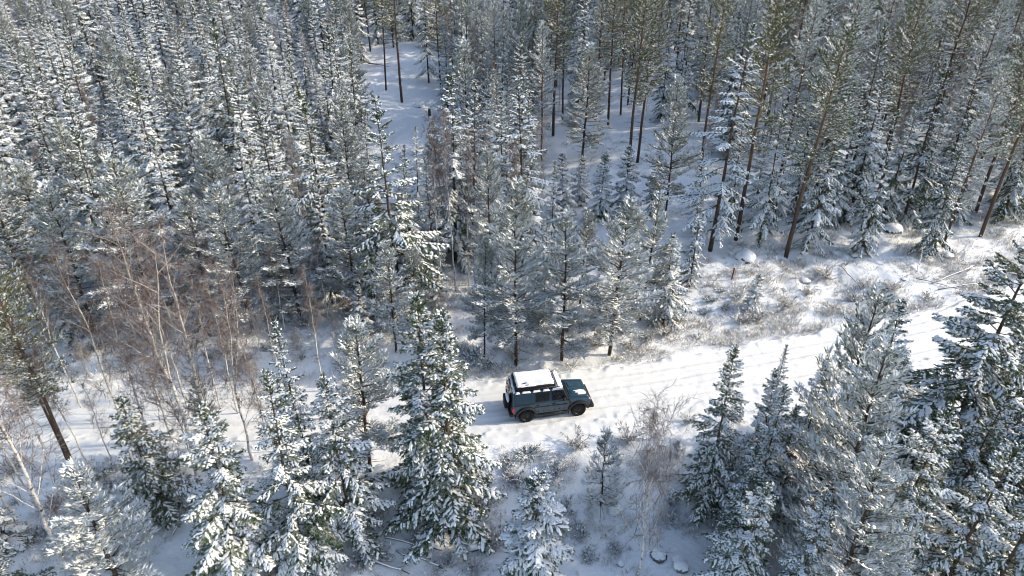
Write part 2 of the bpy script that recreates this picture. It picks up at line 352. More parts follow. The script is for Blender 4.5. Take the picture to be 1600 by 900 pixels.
    SV, ST = snow_geo(P[keep], D[keep] * 1.08, W[keep] * 1.15, rs)
    BP = np.concatenate(BP); BD = np.concatenate(BD); BW = np.concatenate(BW); kb = rs.rand(len(BP)) < np.clip(snow * 1.3 * np.concatenate(BS), 0, 1)
    V2, T2 = snow_geo(BP[kb], BD[kb], BW[kb], rs, 0.9, 0.35)
    V3, T3, Q3 = pad_geo(np.concatenate(TP), np.concatenate(TD), np.concatenate(TWd), rs)
    n3 = len(SV) + len(V2); sV = np.vstack([SV, V2, V3]); sT = np.vstack([ST, T2 + len(SV), T3 + n3])
    return {'h': h, 'trunk': wood.build('trunk', M['bark'], True), 'crown': mesh('crown', V, [T], M['spruce']), 'snow': mesh('snow_load', sV, [sT, Q3 + n3], M['tree_snow'], True)}

def pine(seed, h=10.0, R=1.7, dens=1.0, snow=0.7, start=0.25, K=3, wf=1.0, needles='pine_frost', dead=6, tall=False):
    rs = np.random.RandomState(seed); wood = MB(); m = 14
    zt = np.linspace(0, h, m); wand = np.cumsum(rs.normal(0, 0.03, (m, 2)), 0)
    wood.tube(np.column_stack([wand, zt]), 0.0085 * h * (1 - zt / h) ** 0.8 + 0.015, 7)
    P, D, W = [], [], []
    nw = int((1 - start) * h / (0.42 if not tall else 0.5)) + 1
    at_ = lambda z: np.array([np.interp(z, zt, wand[:, 0]), np.interp(z, zt, wand[:, 1]), z])
    for w_ in range(nw):
        t0 = (w_ + 0.2) / nw
        for b_ in range(rs.randint(4, 7)):
            t = max(0.001, min(0.99, t0 + rs.uniform(-0.3, 0.3) / nw)); z = h * (start + (1 - start) * t)
            az = rs.rand() * 6.283
            pr = (1 - t) ** 0.72 * (0.62 + 0.38 * sm(0, 0.2, t)) if not tall else (1 - t ** 2.2) ** 0.8 * (0.5 + 0.5 * sm(0, 0.35, t))
            L = R * pr * rs.uniform(0.55, 1.2) + 0.18
            e0 = math.radians((12 if not tall else 5) + 42 * t ** 1.3 + rs.normal(0, 9))
            hd_ = np.array([math.cos(az), math.sin(az), 0]); sd_ = np.array([-math.sin(az), math.cos(az), 0]); base = at_(z); up = np.array([0, 0, 1.0])
            dr = 0.30 * (1 - t); bend = rs.normal(0, 0.15)
            path = lambda s: base + hd_ * (np.asarray(s)[:, None] * L * math.cos(e0)) + sd_ * (bend * L * np.asarray(s)[:, None] ** 2) + up * (L * (math.sin(e0) * np.asarray(s)[:, None] - dr * np.asarray(s)[:, None] ** 2 + 0.22 * np.asarray(s)[:, None] ** 3))
            sp = np.linspace(0, 1, 5); wood.tube(path(sp), np.linspace(0.012 + 0.009 * L, 0.007, 5), 3, False)
            ns = max(2, int(L / 0.25 * dens))
            s = np.concatenate([np.linspace(0.32, 0.96, ns) + rs.uniform(-0.04, 0.04, ns), [0.99]])
            o = path(s); f = unit(path(s + 0.02) - path(s - 0.02)); n_ = len(s)
            for side in (-1, 1):
                tl = (0.14 + 0.36 * L * (1.02 - s) ** 0.8) * rs.uniform(0.6, 1.2, n_)
                a = np.radians(rs.uniform(28, 58, n_))[:, None]
                fw = unit(f * np.cos(a) + sd_ * side * np.sin(a) + up * rs.uniform(-0.12, 0.35, n_)[:, None])
                # needle-clad shoots along the side branch: finger-like, turned up at their tips
                nf = 3 + (tl > 0.35) * 2
                for k in range(5):
                    sel = nf > k
                    if not sel.any(): continue
                    c = int(sel.sum()); u = (k + 0.8) / nf[sel][:, None]
                    st = o[sel] + fw[sel] * tl[sel][:, None] * (u - 0.25)
                    yaw = rs.uniform(-1.15, 1.15, c)[:, None]; sv = np.cross(fw[sel], up)
                    di = unit(fw[sel] + sv * yaw + up * rs.uniform(-0.15, 0.85, c)[:, None]) * rs.uniform(0.15, 0.33, c)[:, None]
                    P.append(st); D.append(di); W.append(np.full(c, 0.046 * wf))
    # leader
    c = 10; tp = at_(h * 0.985); P.append(tp + rs.normal(0, 0.04, (c, 3)) - np.array([0, 0, 0.25])); D.append(np.column_stack([rs.normal(0, 0.10, (c, 2)), rs.uniform(0.2, 0.4, c)])); W.append(np.full(c, 0.05))
    for _ in range(dead * 2):                                    # dead lower limbs
        z = h * start * rs.uniform(0.35, 1.0); az = rs.rand() * 6.28; L = rs.uniform(0.4, 1.3); b = at_(z)
        d_ = np.array([math.cos(az), math.sin(az), rs.uniform(-0.35, 0.1)]); wood.tube(np.array([b, b + d_ * L * 0.6, b + d_ * L + np.array([0, 0, 0.06])]), [0.018, 0.012, 0.005], 3, False)
    P = np.concatenate(P); D = np.concatenate(D); W = np.concatenate(W) * rs.uniform(0.75, 1.25, len(P))
    V, T = needle_geo(P, D, W, rs, K)
    cl = vnoise(P[:, 0] * 3 + P[:, 2], P[:, 1] * 3 - P[:, 2] * 2, 1.0, seed % 7) + 0.5
    keep = rs.rand(len(P)) < np.clip(snow * (0.5 + 1.0 * cl), 0, 1)
    SV, ST = snow_geo(P[keep], D[keep] * 1.04, W[keep] * (0.95 if tall else 1.0), rs, 0.8)
    return {'h': h, 'trunk': wood.build('trunk', M['pbark' if tall else 'bark'], True), 'crown': mesh('crown', V, [T], M[needles]), 'snow': mesh('snow_load', SV, [ST], M['tree_snow'], True)}

def birch(seed, h=12.0, spread=1.6, twig='twig', n_l=16, start=0.38, fork=False, r0=0.068, n3=7):
    rs = np.random.RandomState(seed); wood = MB(); tw = MB(); m = 16
    def limb(mb, p, d, L, r, lift, n=6, k=4, wob=0.08):
        pts = [p]; dd_ = np.array(d, float)
        for i in range(n):
            dd_ = dd_ + rs.normal(0, wob, 3) + np.array([0, 0, lift]); dd_ /= np.linalg.norm(dd_); pts.append(pts[-1] + dd_ * L / n)
        pts = np.array(pts); mb.tube(pts, np.linspace(r, max(0.0035, r * 0.3), n + 1), k, False); return pts, dd_
    zt = np.linspace(0, h, m); wand = np.cumsum(rs.normal(0, 0.045, (m, 2)), 0); tp = np.column_stack([wand, zt])
    wood.tube(tp, r0 * (1 - zt / h) ** 0.85 + 0.010, 7)
    starts = []
    if fork:
        i = int(m * 0.42); p2, _ = limb(wood, tp[i], (0.16, 0.06, 1), h * 0.5, r0 * 0.55, 0.05, 8, 5); starts += [(p2[j], 0.6) for j in range(2, 9)]
    for i in range(n_l):
        t = start + (0.97 - start) * (i + rs.rand()) / n_l; z = t * h
        starts.append((np.array([np.interp(z, zt, wand[:, 0]), np.interp(z, zt, wand[:, 1]), z]), t))
    for p, t in starts:
        az = rs.rand() * 6.28; e = math.radians(rs.uniform(44, 70)); L = spread * (1.25 - t) * rs.uniform(0.9, 1.6) + 0.35
        d = np.array([math.cos(az) * math.cos(e), math.sin(az) * math.cos(e), math.sin(e)])
        pts, de = limb(wood, p, d, L, 0.008 + 0.006 * L, 0.04)
        for j in range(2, len(pts)):
            for _ in range(rs.randint(1, 4)):
                d2 = unit(pts[j] - pts[j - 1] + rs.normal(0, 0.55, 3)); q_, d3 = limb(tw, pts[j], d2, L * rs.uniform(0.22, 0.5), 0.009, 0.0, 4, 3, 0.12)
                for k in range(1, len(q_)):
                    for _ in range(rs.randint(1, max(2, n3 - 3))):
                        limb(tw, q_[k], unit(d3 + rs.normal(0, 0.5, 3)), rs.uniform(0.18, 0.5), 0.006, -0.03, 2, 3, 0.15)
    return {'h': h, 'trunk': wood.build('trunk', M['birch'], True), 'crown': tw.build('crown', M[twig], True)}

PR = {}
def P_(name, fn, *a, **k): PR[name] = fn(*a, **k)
P_('sp_near1', spruce, 11, 12, 2.4, 1.0, 0.32, gap=0.06); P_('sp_near2', spruce, 12, 11, 2.2, 1.0, 0.58, gap=0.06); P_('sp_near3', spruce, 13, 12, 2.3, 0.95, 0.52, gap=0.15)
P_('sp_dark', spruce, 14, 13, 3.0, 1.0, 0.28, gap=0.02); P_('sp_slim', spruce, 15, 11, 1.5, 1.0, 0.6, gap=0.12)
P_('sp_small', spruce, 16, 4, 1.05, 1.7, 0.85, K=3, wf=0.8)
P_('sp_mid1', spruce, 21, 13, 2.7, 0.80, 0.55, 0.06, 2, 1.05, 0.05); P_('sp_mid2', spruce, 22, 13, 2.5, 0.80, 0.74, 0.06, 2, 1.05, 0.05); P_('sp_mid3', spruce, 23, 13, 2.8, 0.76, 0.32, 0.06, 2, 1.05, 0.12)
P_('sp_mid4', spruce, 24, 13, 2.4, 0.80, 0.86, 0.07, 2, 1.0, 0.1); P_('sp_mid5', spruce, 25, 13, 2.7, 0.76, 0.72, 0.14, 2, 1.05, 0.2); P_('sp_open', spruce, 26, 16, 3.2, 0.5, 0.95, 0.10, 3, 1.1, 0.2)
P_('pi_near1', pine, 31, 11, 2.6, 1.2, 0.95, 0.08); P_('pi_near2', pine, 32, 11, 2.5, 1.2, 1.0, 0.12); P_('pi_near3', pine, 33, 10, 2.5, 1.45, 0.95, 0.20)
P_('pi_mid1', pine, 34, 10, 2.5, 1.35, 0.98, 0.14, 2, 1.05); P_('pi_mid2', pine, 35, 10, 2.2, 1.35, 0.9, 0.20, 2, 1.05); P_('pi_mid3', pine, 36, 11, 2.6, 1.25, 0.85, 0.14, 2, 1.1)
P_('pi_tall1', pine, 41, 18, 2.5, 0.7, 0.55, 0.38, 2, 1.3, 'pine', 16, True); P_('pi_tall2', pine, 42, 18, 2.2, 0.7, 0.40, 0.40, 2, 1.3, 'pine', 18, True); P_('pi_tall3', pine, 43, 18, 2.5, 0.7, 0.85, 0.24, 2, 1.3, 'pine_frost', 16, True)
P_('pi_small', pine, 44, 4, 1.0, 1.1, 0.95, 0.12, 3, 0.9)
P_('bi1', birch, 51, 12, 1.35, 'twig', 28, 0.14); P_('bi2', birch, 52, 12, 1.2, 'twig', 24, 0.18); P_('bi3', birch, 53, 12, 1.2, 'twig', 26, 0.18, True)
P_('bi4', birch, 54, 11, 1.3, 'twig', 20, 0.45, False, 0.06); P_('bi_grey', birch, 56, 11, 1.1, 'twigfrost', 24, 0.16, False, 0.05, 6); P_('bi_frost', birch, 55, 7, 1.5, 'twigfrost', 22, 0.12, True, 0.05)

NAMES = {'sp': ('spruce_tree', 'spruce'), 'pi': ('pine_tree', 'pine'), 'bi': ('birch_tree', 'birch')}
R = random.Random(77)
PLACED = []
def plant(proto, x, y, h, label, group=None, width=1.0, yaw=None, tilt=None):
    p = PR[proto]; nm, cat = NAMES[proto[:2]]; s = h / p['h']
    e = bpy.data.objects.new(nm, None); COL.objects.link(e); e.empty_display_size = 0.3
    e.location = (x, y, float(hgt(x, y)) - 0.06)
    a = tilt if tilt is not None else (R.gauss(0, 0.022), R.gauss(0, 0.022))
    e.rotation_euler = (a[0], a[1], R.random() * 6.28 if yaw is None else yaw); w = s * width if s < 1.35 else s * width * 0.92
    e.scale = (w, w, s)
    tag(e, label, cat, group)
    obj('trunk', p['trunk'], e); c = obj('crown', p['crown'], e)
    if 'snow' in p: obj('snow_load', p['snow'], c)['kind'] = 'stuff'
    PLACED.append((x, y, h)); return e
def by_base(proto, bx, by, ty, label, group=None, **k):
    """base pixel and the image row of the top"""
    x, y = ground_at(bx, by); g = float(hgt(x, y, False))
    lo, hi = 0.3, 24
    for _ in range(30):
        m = (lo + hi) / 2
        if project(x, y, g + m)[1] > ty: lo = m
        else: hi = m
    return plant(proto, x, y, m, label, group, **k)
def by_top(proto, tx, ty, h, label, group=None, **k):
    x, y = ground_at(tx, ty, h); return plant(proto, x, y, h, label, group, **k)

# --- foreground, left of the car
by_base('sp_near1', 674, 795, 452, 'tall dark spruce left of the car, rear one of the touching pair', width=1.12)
by_base('sp_near1', 706, 832, 488, 'broad snow-laden spruce nearest the car on its left, front of the pair', width=1.18)
by_base('sp_slim', 492, 770, 503, 'slim dark green spruce rising behind the snow-heavy spruce at lower left of centre')
by_base('sp_near3', 476, 890, 585, 'ragged spruce with thick snow pads, left of two touching the bottom centre-left brush', width=1.1)
by_base('pi_near3', 578, 735, 500, 'grey-green pine standing behind the snow-heavy spruces, left of the big pair', width=1.1)
by_base('sp_near2', 556, 850, 588, 'spruce thick with snow between the ragged spruce and the big pair', width=1.25)
by_base('sp_near2', 382, 905, 632, 'snow-covered spruce beside the smooth snow hump at bottom left', width=1.3)
by_base('sp_near1', 254, 800, 615, 'dark spruce standing alone before the birches at lower left', width=1.4)
by_base('pi_near2', 200, 945, 742, 'low bushy pine white with snow at the lower left, left of the snow hump', width=1.35)
by_base('sp_dark', 22, 985, 800, 'dark spruce cut by the bottom left corner', width=1.2)
by_base('sp_small', 20, 850, 770, 'small dark spruce at the left edge above the bottom corner', width=1.3)
BG = 'birches along the left side of the road'
for i, (bx, by, ty, pr, w, ln, lb) in enumerate([
    (108, 886, 470, 'bi1', 1.0, 0, 'thick white birch leaning out of the left edge at lower left'),
    (35, 826, 560, 'bi4', 1.1, 0, 'thin grey birch close to the left edge beside the thick white birch'),
    (150, 748, 520, 'bi4', 0.9, 0, 'thin brown-stemmed birch just right of the orange pine trunks'),
    (196, 668, 372, 'bi1', 0.9, 0, 'pale birch with reddish top, left of the dark lone spruce'),
    (240, 715, 392, 'bi2', 0.8, 0, 'dark-stemmed birch rising straight behind the dark lone spruce'),
    (311, 762, 335, 'bi3', 1.1, 0, 'tall white birch with long side stem, right of the dark lone spruce'),
    (343, 724, 350, 'bi2', 1.1, 0, 'white birch between the long-stemmed birch and the forked birch'),
    (346, 640, 420, 'bi4', 0.9, 0, 'orange-brown slender birch behind the white birches at left'),
    (394, 720, 415, 'bi3', 0.9, 0, 'forked white birch, rightmost of the bright row at left'),
    (440, 600, 425, 'bi2', 0.8, 0, 'straight birch with reddish crown left of the slim dark spruce top'),
    (70, 700, 430, 'bi2', 0.9, 0, 'slim white birch at the left edge just behind the orange pine trunks'),
    (270, 690, 400, 'bi2', 0.9, 0, 'slim white birch right above the dark lone spruce'),
    (300, 655, 395, 'bi4', 0.9, 0, 'thin brown birch beyond the long-stemmed birch, at the far road edge'),
    (130, 640, 410, 'bi4', 0.9, 0, 'thin brown birch left of the pale birch with reddish top'),
    (15, 690, 380, 'bi4', 1.0, 0, 'thin birch stem almost cut by the left edge at mid height'),
    (370, 650, 440, 'bi4', 0.9, 0, 'thin brown birch just left of the forked birch'),
    (420, 690, 450, 'bi2', 0.8, 0, 'slim white birch just right of the forked birch'),
    (65, 800, 560, 'bi4', 1.0, 0, 'small grey birch between the thick white birch and the orange trunks'),
    (504, 615, 425, 'bi4', 0.9, 0, 'straight pale birch behind the slim dark spruce top')]):
    by_base(pr, bx, by, ty, lb, BG, width=w)
by_base('pi_tall1', 124, 753, 372, 'pine with bare orange trunk at left edge, nearer of two', width=0.85)
by_base('pi_tall1', 108, 724, 440, 'slender pine with bare orange trunk behind the nearer one at left edge', width=0.8)

# --- foreground, right of the car
by_base('sp_small', 826, 915, 735, 'small snow-white spruce at bottom edge below the car', width=1.1)
by_base('pi_small', 938, 792, 684, 'little frosted pine with open whorls below the road', width=0.8)
by_base('bi_frost', 992, 900, 655, 'bare frosted birch with many stems at bottom, right of the little pine', width=0.75)
by_base('bi_frost', 1035, 800, 695, 'grey bare frosted sapling thicket beside the slim dark spruce on the right', width=0.65)
by_base('sp_near1', 1098, 800, 538, 'slim dark spruce at left end of the foreground group on the right', width=0.9)
by_base('sp_near3', 1168, 830, 598, 'drooping frosted spruce right of the slim dark spruce', width=0.95)
by_base('pi_near1', 1255, 835, 461, 'tallest bushy pine in the middle of the right foreground group', width=0.85)
by_base('sp_slim', 1322, 790, 478, 'narrow frosted spruce beside the tallest pine, against the road', width=1.2)
by_base('pi_near1', 1277, 890, 532, 'bushy frosted pine in front of the tallest pine')
by_base('sp_slim', 1192, 690, 540, 'thin dark little spruce at the road edge left of the tallest pine', width=0.8)
by_base('sp_near2', 1352, 930, 632, 'frosted spruce to the right in front, its crown against the blue-shaded snow', width=1.05)
by_base('pi_near1', 1288, 1000, 705, 'wide low pine covered with snow fingers at bottom, middle of the right group', width=1.05)
by_base('sp_near2', 1130, 965, 742, 'snow-white spruce with stiff side twigs at the bottom, right of the birch thicket', width=1.1)
by_base('sp_near2', 1226, 990, 767, 'short snow-white spruce at the bottom between two larger frosted trees', width=0.9)
by_base('sp_near3', 1205, 815, 640, 'spruce squeezed between the drooping spruce and the tallest pine', width=1.1)
by_base('sp_near1', 1150, 870, 690, 'short spruce behind the stiff-twigged white spruce at right', width=1.1)
by_base('pi_near2', 1395, 880, 720, 'low frosted pine under the blue-shaded snow at right', width=1.2)
by_base('sp_near2', 1178, 765, 575, 'frosted spruce filling the gap right of the slim dark spruce, at the road', width=0.95)
by_base('sp_near2', 1228, 800, 560, 'frosted spruce pressed against the left side of the tallest pine', width=0.9)
by_base('bi_grey', 960, 760, 690, 'low grey-brown sapling right of the little frosted pine', width=1.5)
by_base('bi_grey', 1020, 770, 680, 'grey-brown sapling thicket between the frosted birch and the slim dark spruce', width=1.6)
by_base('bi_grey', 55, 700, 560, 'grey bare sapling before the road at the left edge', width=1.1)
by_base('bi_grey', 175, 720, 580, 'grey bare sapling between the orange trunks and the dark lone spruce', width=1.1)
by_base('bi_grey', 300, 720, 575, 'grey bare sapling at the foot of the long-stemmed birch', width=1.1)
by_base('bi_grey', 430, 705, 560, 'grey bare sapling left of the ragged spruce', width=1.1)
by_base('pi_near2', 330, 715, 585, 'young frosted pine standing among the white birches at left', width=0.8)
by_base('sp_small', 1384, 672, 566, 'lone small spruce standing at the roadside between the right-hand tree groups', width=1.1)
by_base('sp_near1', 1462, 830, 600, 'mid-sized spruce left of the big dark spruce, below the road', width=1.0)
by_base('sp_near3', 1448, 960, 692, 'frosted spruce in front of the mid-sized spruce at right', width=1.15)
by_base('sp_dark', 1458, 735, 318, 'big dark spruce with long branches reaching over the road at right edge', width=1.15)
by_base('sp_dark', 1545, 840, 560, 'dark spruce below the big dark spruce at the right edge', width=1.05)
by_base('sp_dark', 1560, 720, 430, 'dark full spruce between the big dark spruce and the right edge', width=1.0)
by_base('sp_near3', 1516, 985, 728, 'snowy spruce at the bottom near the right corner', width=1.15)
by_base('pi_near2', 1600, 1010, 815, 'frosted pine cut by the bottom right corner', width=1.1)
by_base('sp_dark', 1610, 800, 500, 'dark spruce partly outside the right edge below the bank', width=0.9)

# --- the far side of the road
by_base('pi_near3', 952, 556, 318, 'roadside pine with bare lower trunk, directly right behind the car', width=1.15)
by_base('pi_near2', 877, 562, 335, 'roadside pine with frosted crown straight behind the car', width=1.1)
by_base('pi_near3', 806, 572, 292, 'tall roadside pine behind the rear of the car', width=0.9)
by_base('pi_near3', 756, 558, 372, 'slender roadside pine behind and left of the car', width=0.75)
by_base('pi_near2', 1000, 500, 303, 'pine close behind the roadside pines, right of the car', width=1.0)
by_base('sp_near2', 1036, 506, 362, 'squat snow-laden spruce closing the roadside row right of the car', width=1.35)
by_base('pi_mid2', 619, 548, 382, 'young frosted pine left of the big foreground pair, beyond the road', width=1.1)
by_base('pi_mid1', 656, 500, 382, 'frosted pine just behind the top of the big foreground pair', width=0.9)
by_base('pi_mid3', 905, 480, 330, 'pine half hidden between two roadside pines behind the car', width=0.9)
by_base('sp_mid4', 850, 505, 345, 'snowy spruce filling the gap between roadside pines behind the car', width=0.8)
by_base('sp_near3', 1077, 450, 300, 'slim snowy spruce at the forest edge left of the red post', width=0.75)
by_base('sp_small', 1176, 486, 427, 'tiny golden-lit spruce on the bank right of the red post')
by_base('sp_mid3', 628, 490, 148, 'tall yellow-green lit spruce in the middle of the left half', width=1.1)
by_base('sp_mid3', 530, 450, 145, 'tall dark spruce left of the yellow-green lit spruce', width=1.15)
by_base('sp_mid3', 455, 425, 165, 'dark pointed spruce two places left of the yellow-green lit spruce', width=1.0)
by_base('sp_mid1', 275, 390, 112, 'tall spruce with brown-lit top, high in the left stand', width=1.0)
by_base('sp_mid3', 385, 330, 30, 'dark spruce with white pads at the top, left of the clearing', width=1.0)
by_base('sp_mid5', 815, 410, 122, 'tall spruce with drooping tips above the car', width=1.15)
by_base('sp_mid2', 712, 410, 116, 'snowy round-topped spruce above the car to the left', width=1.15)
by_base('sp_mid2', 738, 405, 128, 'twin spruce leaning against the round-topped snowy spruce', width=0.8)
BC = 'birches in the middle above the car'
for bx, by, ty, lb in ((694, 462, 190, 'pale thin birch stem before the round-topped snowy spruce, leftmost of three'), (714, 455, 180, 'middle one of three pale birch stems above and left of the car'),
                       (733, 448, 205, 'rightmost of three pale birch stems above and left of the car'), (800, 440, 230, 'pale birch stem before the tall spruce with drooping tips')):
    by_base('bi4', bx, by, ty, lb, BC, width=0.8)
for bx, by, ty, pr, w, lb in [
    (250, 520, 255, 'pi_mid1', 1.2, 'snow-covered pine crown behind the birch tops at left'),
    (395, 515, 290, 'pi_mid3', 1.1, 'snowy pine behind the forked birch'),
    (470, 500, 285, 'pi_mid1', 1.1, 'large snowy pine above the slim dark spruce top'),
    (560, 490, 300, 'pi_mid2', 1.2, 'snowy pine left below the yellow-green lit spruce'),
    (330, 490, 300, 'pi_mid2', 1.1, 'frosted pine between the birch tops at left'),
    (150, 520, 290, 'pi_mid3', 1.1, 'frosted pine behind the reddish birch top at far left'),
    (60, 500, 240, 'pi_mid1', 1.1, 'frosted pine near the left edge at middle height'),
    (200, 470, 200, 'sp_mid3', 1.0, 'dark spruce among frosted pines at left, above the birch tops'),
    (20, 560, 330, 'pi_mid2', 1.0, 'frosted pine crown at the left edge behind the orange trunks')]:
    by_base(pr, bx, by, ty, lb, width=w)
for bx, by, ty, pr, w, lb in [
    (1345, 400, 172, 'sp_near3', 0.75, 'slim snow-edged spruce standing at the top of the right bank'),
    (1450, 402, 188, 'sp_near1', 0.8, 'spruce on the right bank beside the snow-capped boulder'),
    (1259, 392, 132, 'sp_near2', 0.8, 'bright snowy spruce in front of the olive pine on the right'),
    (1110, 392, 32, 'sp_open', 1.0, 'tall sparse spruce with long white bare-looking branches, right of centre'),
    (1325, 348, 108, 'sp_mid1', 0.9, 'dark-sided spruce right of the bright snowy spruce'),
    (1412, 345, 96, 'sp_mid3', 0.9, 'pointed dark spruce with white tips high on the right'),
    (1228, 402, 40, 'pi_tall2', 1.1, 'olive green pine towering over the bright snowy spruce'),
    (1150, 375, -20, 'pi_tall2', 1.0, 'olive pine behind the tall sparse spruce'),
    (1185, 385, 150, 'sp_mid5', 0.8, 'thin grey spruce between the sparse spruce and the olive pine'),
    (1472, 386, 90, 'pi_tall3', 0.8, 'leaning pine trunk at the edge of the right bank'),
    (1532, 370, 40, 'pi_tall2', 1.0, 'pine with reddish leaning trunk on the upper right bank, nearer one'),
    (1524, 332, 20, 'pi_tall1', 1.0, 'pine with dark leaning trunk on the upper right bank, farther one'),
    (911, 250, 72, 'pi_mid3', 1.2, 'broad frosted pine standing in the open snow above the car'),
    (775, 194, -10, 'pi_tall3', 1.1, 'frosted pine with a straight trunk right of the clearing'),
    (628, 160, -120, 'pi_tall1', 0.9, 'bare-trunked pine in the clearing, front one'), (603, 141, -120, 'pi_tall2', 0.7, 'thin bare-trunked pine in the clearing, left of the front one'),
    (579, 82, -120, 'pi_tall2', 0.8, 'bare-trunked pine at the back left of the clearing'), (670, 130, -60, 'sp_open', 0.8, 'dark spruce at the right rim of the clearing'),
    (690, 152, -60, 'pi_tall1', 0.8, 'bare-trunked pine at the right rim of the clearing'),
    (864, 212, -60, 'pi_tall1', 1.0, 'tall pine left of the broad frosted pine in the open snow'), (982, 268, -40, 'pi_tall2', 1.0, 'tall pine with long bare trunk right of the broad frosted pine'),
    (996, 254, -40, 'pi_tall1', 0.9, 'tall pine touching the long bare trunk right of the broad frosted pine'), (1040, 346, 126, 'pi_near3', 0.8, 'frosted pine with dark trunk above the squat spruce'),
    (950, 200, -60, 'pi_tall2', 0.9, 'bare-trunked pine behind the broad frosted pine'), (930, 190, -70, 'pi_tall3', 0.9, 'frosted tall pine behind the broad frosted pine')]:
    by_base(pr, bx, by, ty, lb, width=w)
for bx, by, ty, pr, w, lb in [
    (1140, 345, 175, 'sp_mid2', 0.8, 'snowy spruce behind the tall sparse spruce, to its right'), (1208, 350, 190, 'sp_mid5', 0.8, 'ragged spruce behind the olive pine trunk'), (1292, 352, 165, 'sp_mid2', 0.85, 'snowy spruce just right of the bright snowy spruce'),
    (1375, 350, 150, 'sp_mid1', 0.85, 'green spruce between the slim snow-edged spruce and the boulder'), (1432, 345, 185, 'sp_mid4', 0.8, 'white spruce behind the bank spruce beside the boulder'), (1492, 345, 170, 'sp_mid2', 0.85, 'snowy spruce left of the reddish leaning trunk'),
    (1085, 365, 215, 'sp_mid4', 0.8, 'white spruce left of the tall sparse spruce foot'), (1015, 340, 215, 'sp_mid2', 0.75, 'snowy spruce left of the frosted pine with dark trunk'), (1565, 345, 130, 'sp_mid1', 0.85, 'green spruce right of the leaning trunks near the right edge'), (1240, 330, 120, 'sp_mid1', 0.8, 'green spruce behind the bright snowy spruce')]:
    by_base(pr, bx, by, ty, lb, width=w)
for bx, by, ty, pr, w, lb in [
    (585, 335, 180, 'sp_mid2', 0.9, 'snowy spruce closing the clearing from below, at its left'), (655, 345, 195, 'sp_mid4', 0.9, 'white spruce closing the clearing from below, right of the lit spruce'), (690, 320, 190, 'pi_mid3', 0.9, 'broad pine below the right rim of the clearing'),
    (556, 320, 150, 'sp_mid3', 0.9, 'dark spruce below the left rim of the clearing'), (645, 425, 260, 'sp_mid2', 0.85, 'snowy spruce before the lit spruce, to its right'), (595, 430, 250, 'pi_mid1', 0.9, 'white pine at the left foot of the lit spruce'), (675, 385, 235, 'sp_mid1', 0.8, 'green spruce between the lit spruce and the pale birch stems')]:
    by_base(pr, bx, by, ty, lb, width=w)
SG = 'knee-high spruces in the open snow above the car'
for bx, by, ty, lb in ((880, 335, 240, 'bushy young spruce lowest left in the open snow above the car'), (935, 345, 240, 'bushy young spruce in the middle of the open snow above the car'),
                       (975, 335, 228, 'pointed young spruce right in the open snow above the car'), (905, 320, 245, 'young spruce tucked behind two others in the open snow')):
    by_base('sp_small', bx, by, ty, lb, SG, width=1.0)

rs_ = random.Random(21)
for k, (bx, by, ht, pr, lb) in enumerate([
    (30, 575, 3.2, 'bi_frost', 'frosted bare sapling at the left edge beyond the road'), (85, 560, 2.6, 'bi_frost', 'frosted bare sapling under the reddish birch top'), (140, 590, 2.4, 'bi_frost', 'low frosted sapling right of the orange trunks beyond the road'),
    (190, 560, 3.4, 'bi_frost', 'frosted bare sapling behind the dark-stemmed birch'), (255, 570, 3.0, 'bi_frost', 'frosted bare sapling behind the long-stemmed birch'), (300, 555, 3.6, 'bi_frost', 'tall frosted sapling between white birches beyond the road'),
    (365, 575, 2.8, 'bi_frost', 'frosted bare sapling behind the forked birch'), (410, 560, 3.3, 'bi_frost', 'frosted bare sapling right of the forked birch beyond the road'), (465, 570, 2.5, 'bi_frost', 'low frosted sapling left of the slim dark spruce top'),
    (530, 555, 3.0, 'bi_frost', 'frosted bare sapling right of the slim dark spruce top'), (590, 560, 2.4, 'bi_frost', 'low frosted sapling by the young pine beyond the road'), (690, 520, 2.8, 'bi_frost', 'frosted bare sapling behind the top of the big pair'),
    (50, 530, 5, 'bi4', 'young brown birch at the left edge beyond the road'), (225, 535, 6, 'bi4', 'young brown birch in the thicket behind the long-stemmed birch'), (280, 530, 6.5, 'bi4', 'red-brown young birch in the thicket between the white birches'), (445, 520, 6, 'bi4', 'red-brown young birch right of the forked birch'),
    (120, 500, 6.5, 'bi4', 'red-brown young birch above the orange trunks'), (350, 505, 7, 'bi4', 'red-brown young birch high behind the forked birch'), (515, 500, 6, 'bi4', 'red-brown young birch before the large snowy pine'),
    (110, 530, 3.2, 'sp_small', 'young snowy spruce in the thicket above the orange trunks'), (320, 520, 3.4, 'sp_small', 'young snowy spruce in the thicket between the white birches'), (570, 520, 3.2, 'sp_small', 'young snowy spruce left of the young pine beyond the road'), (430, 500, 3.6, 'sp_small', 'young snowy spruce behind the straight reddish birch'),
    (225, 505, 3.5, 'sp_small', 'young snowy spruce behind the long-stemmed birch'), (690, 480, 3.0, 'sp_small', 'young snowy spruce at the feet of the three pale birches'), (780, 470, 3.2, 'sp_small', 'young snowy spruce behind the slender roadside pine'), (840, 450, 3.4, 'sp_small', 'young snowy spruce deep behind the roadside pines')]):
    x, y = ground_at(bx, by); plant(pr, x, y, ht, lb, None, width=1.15)
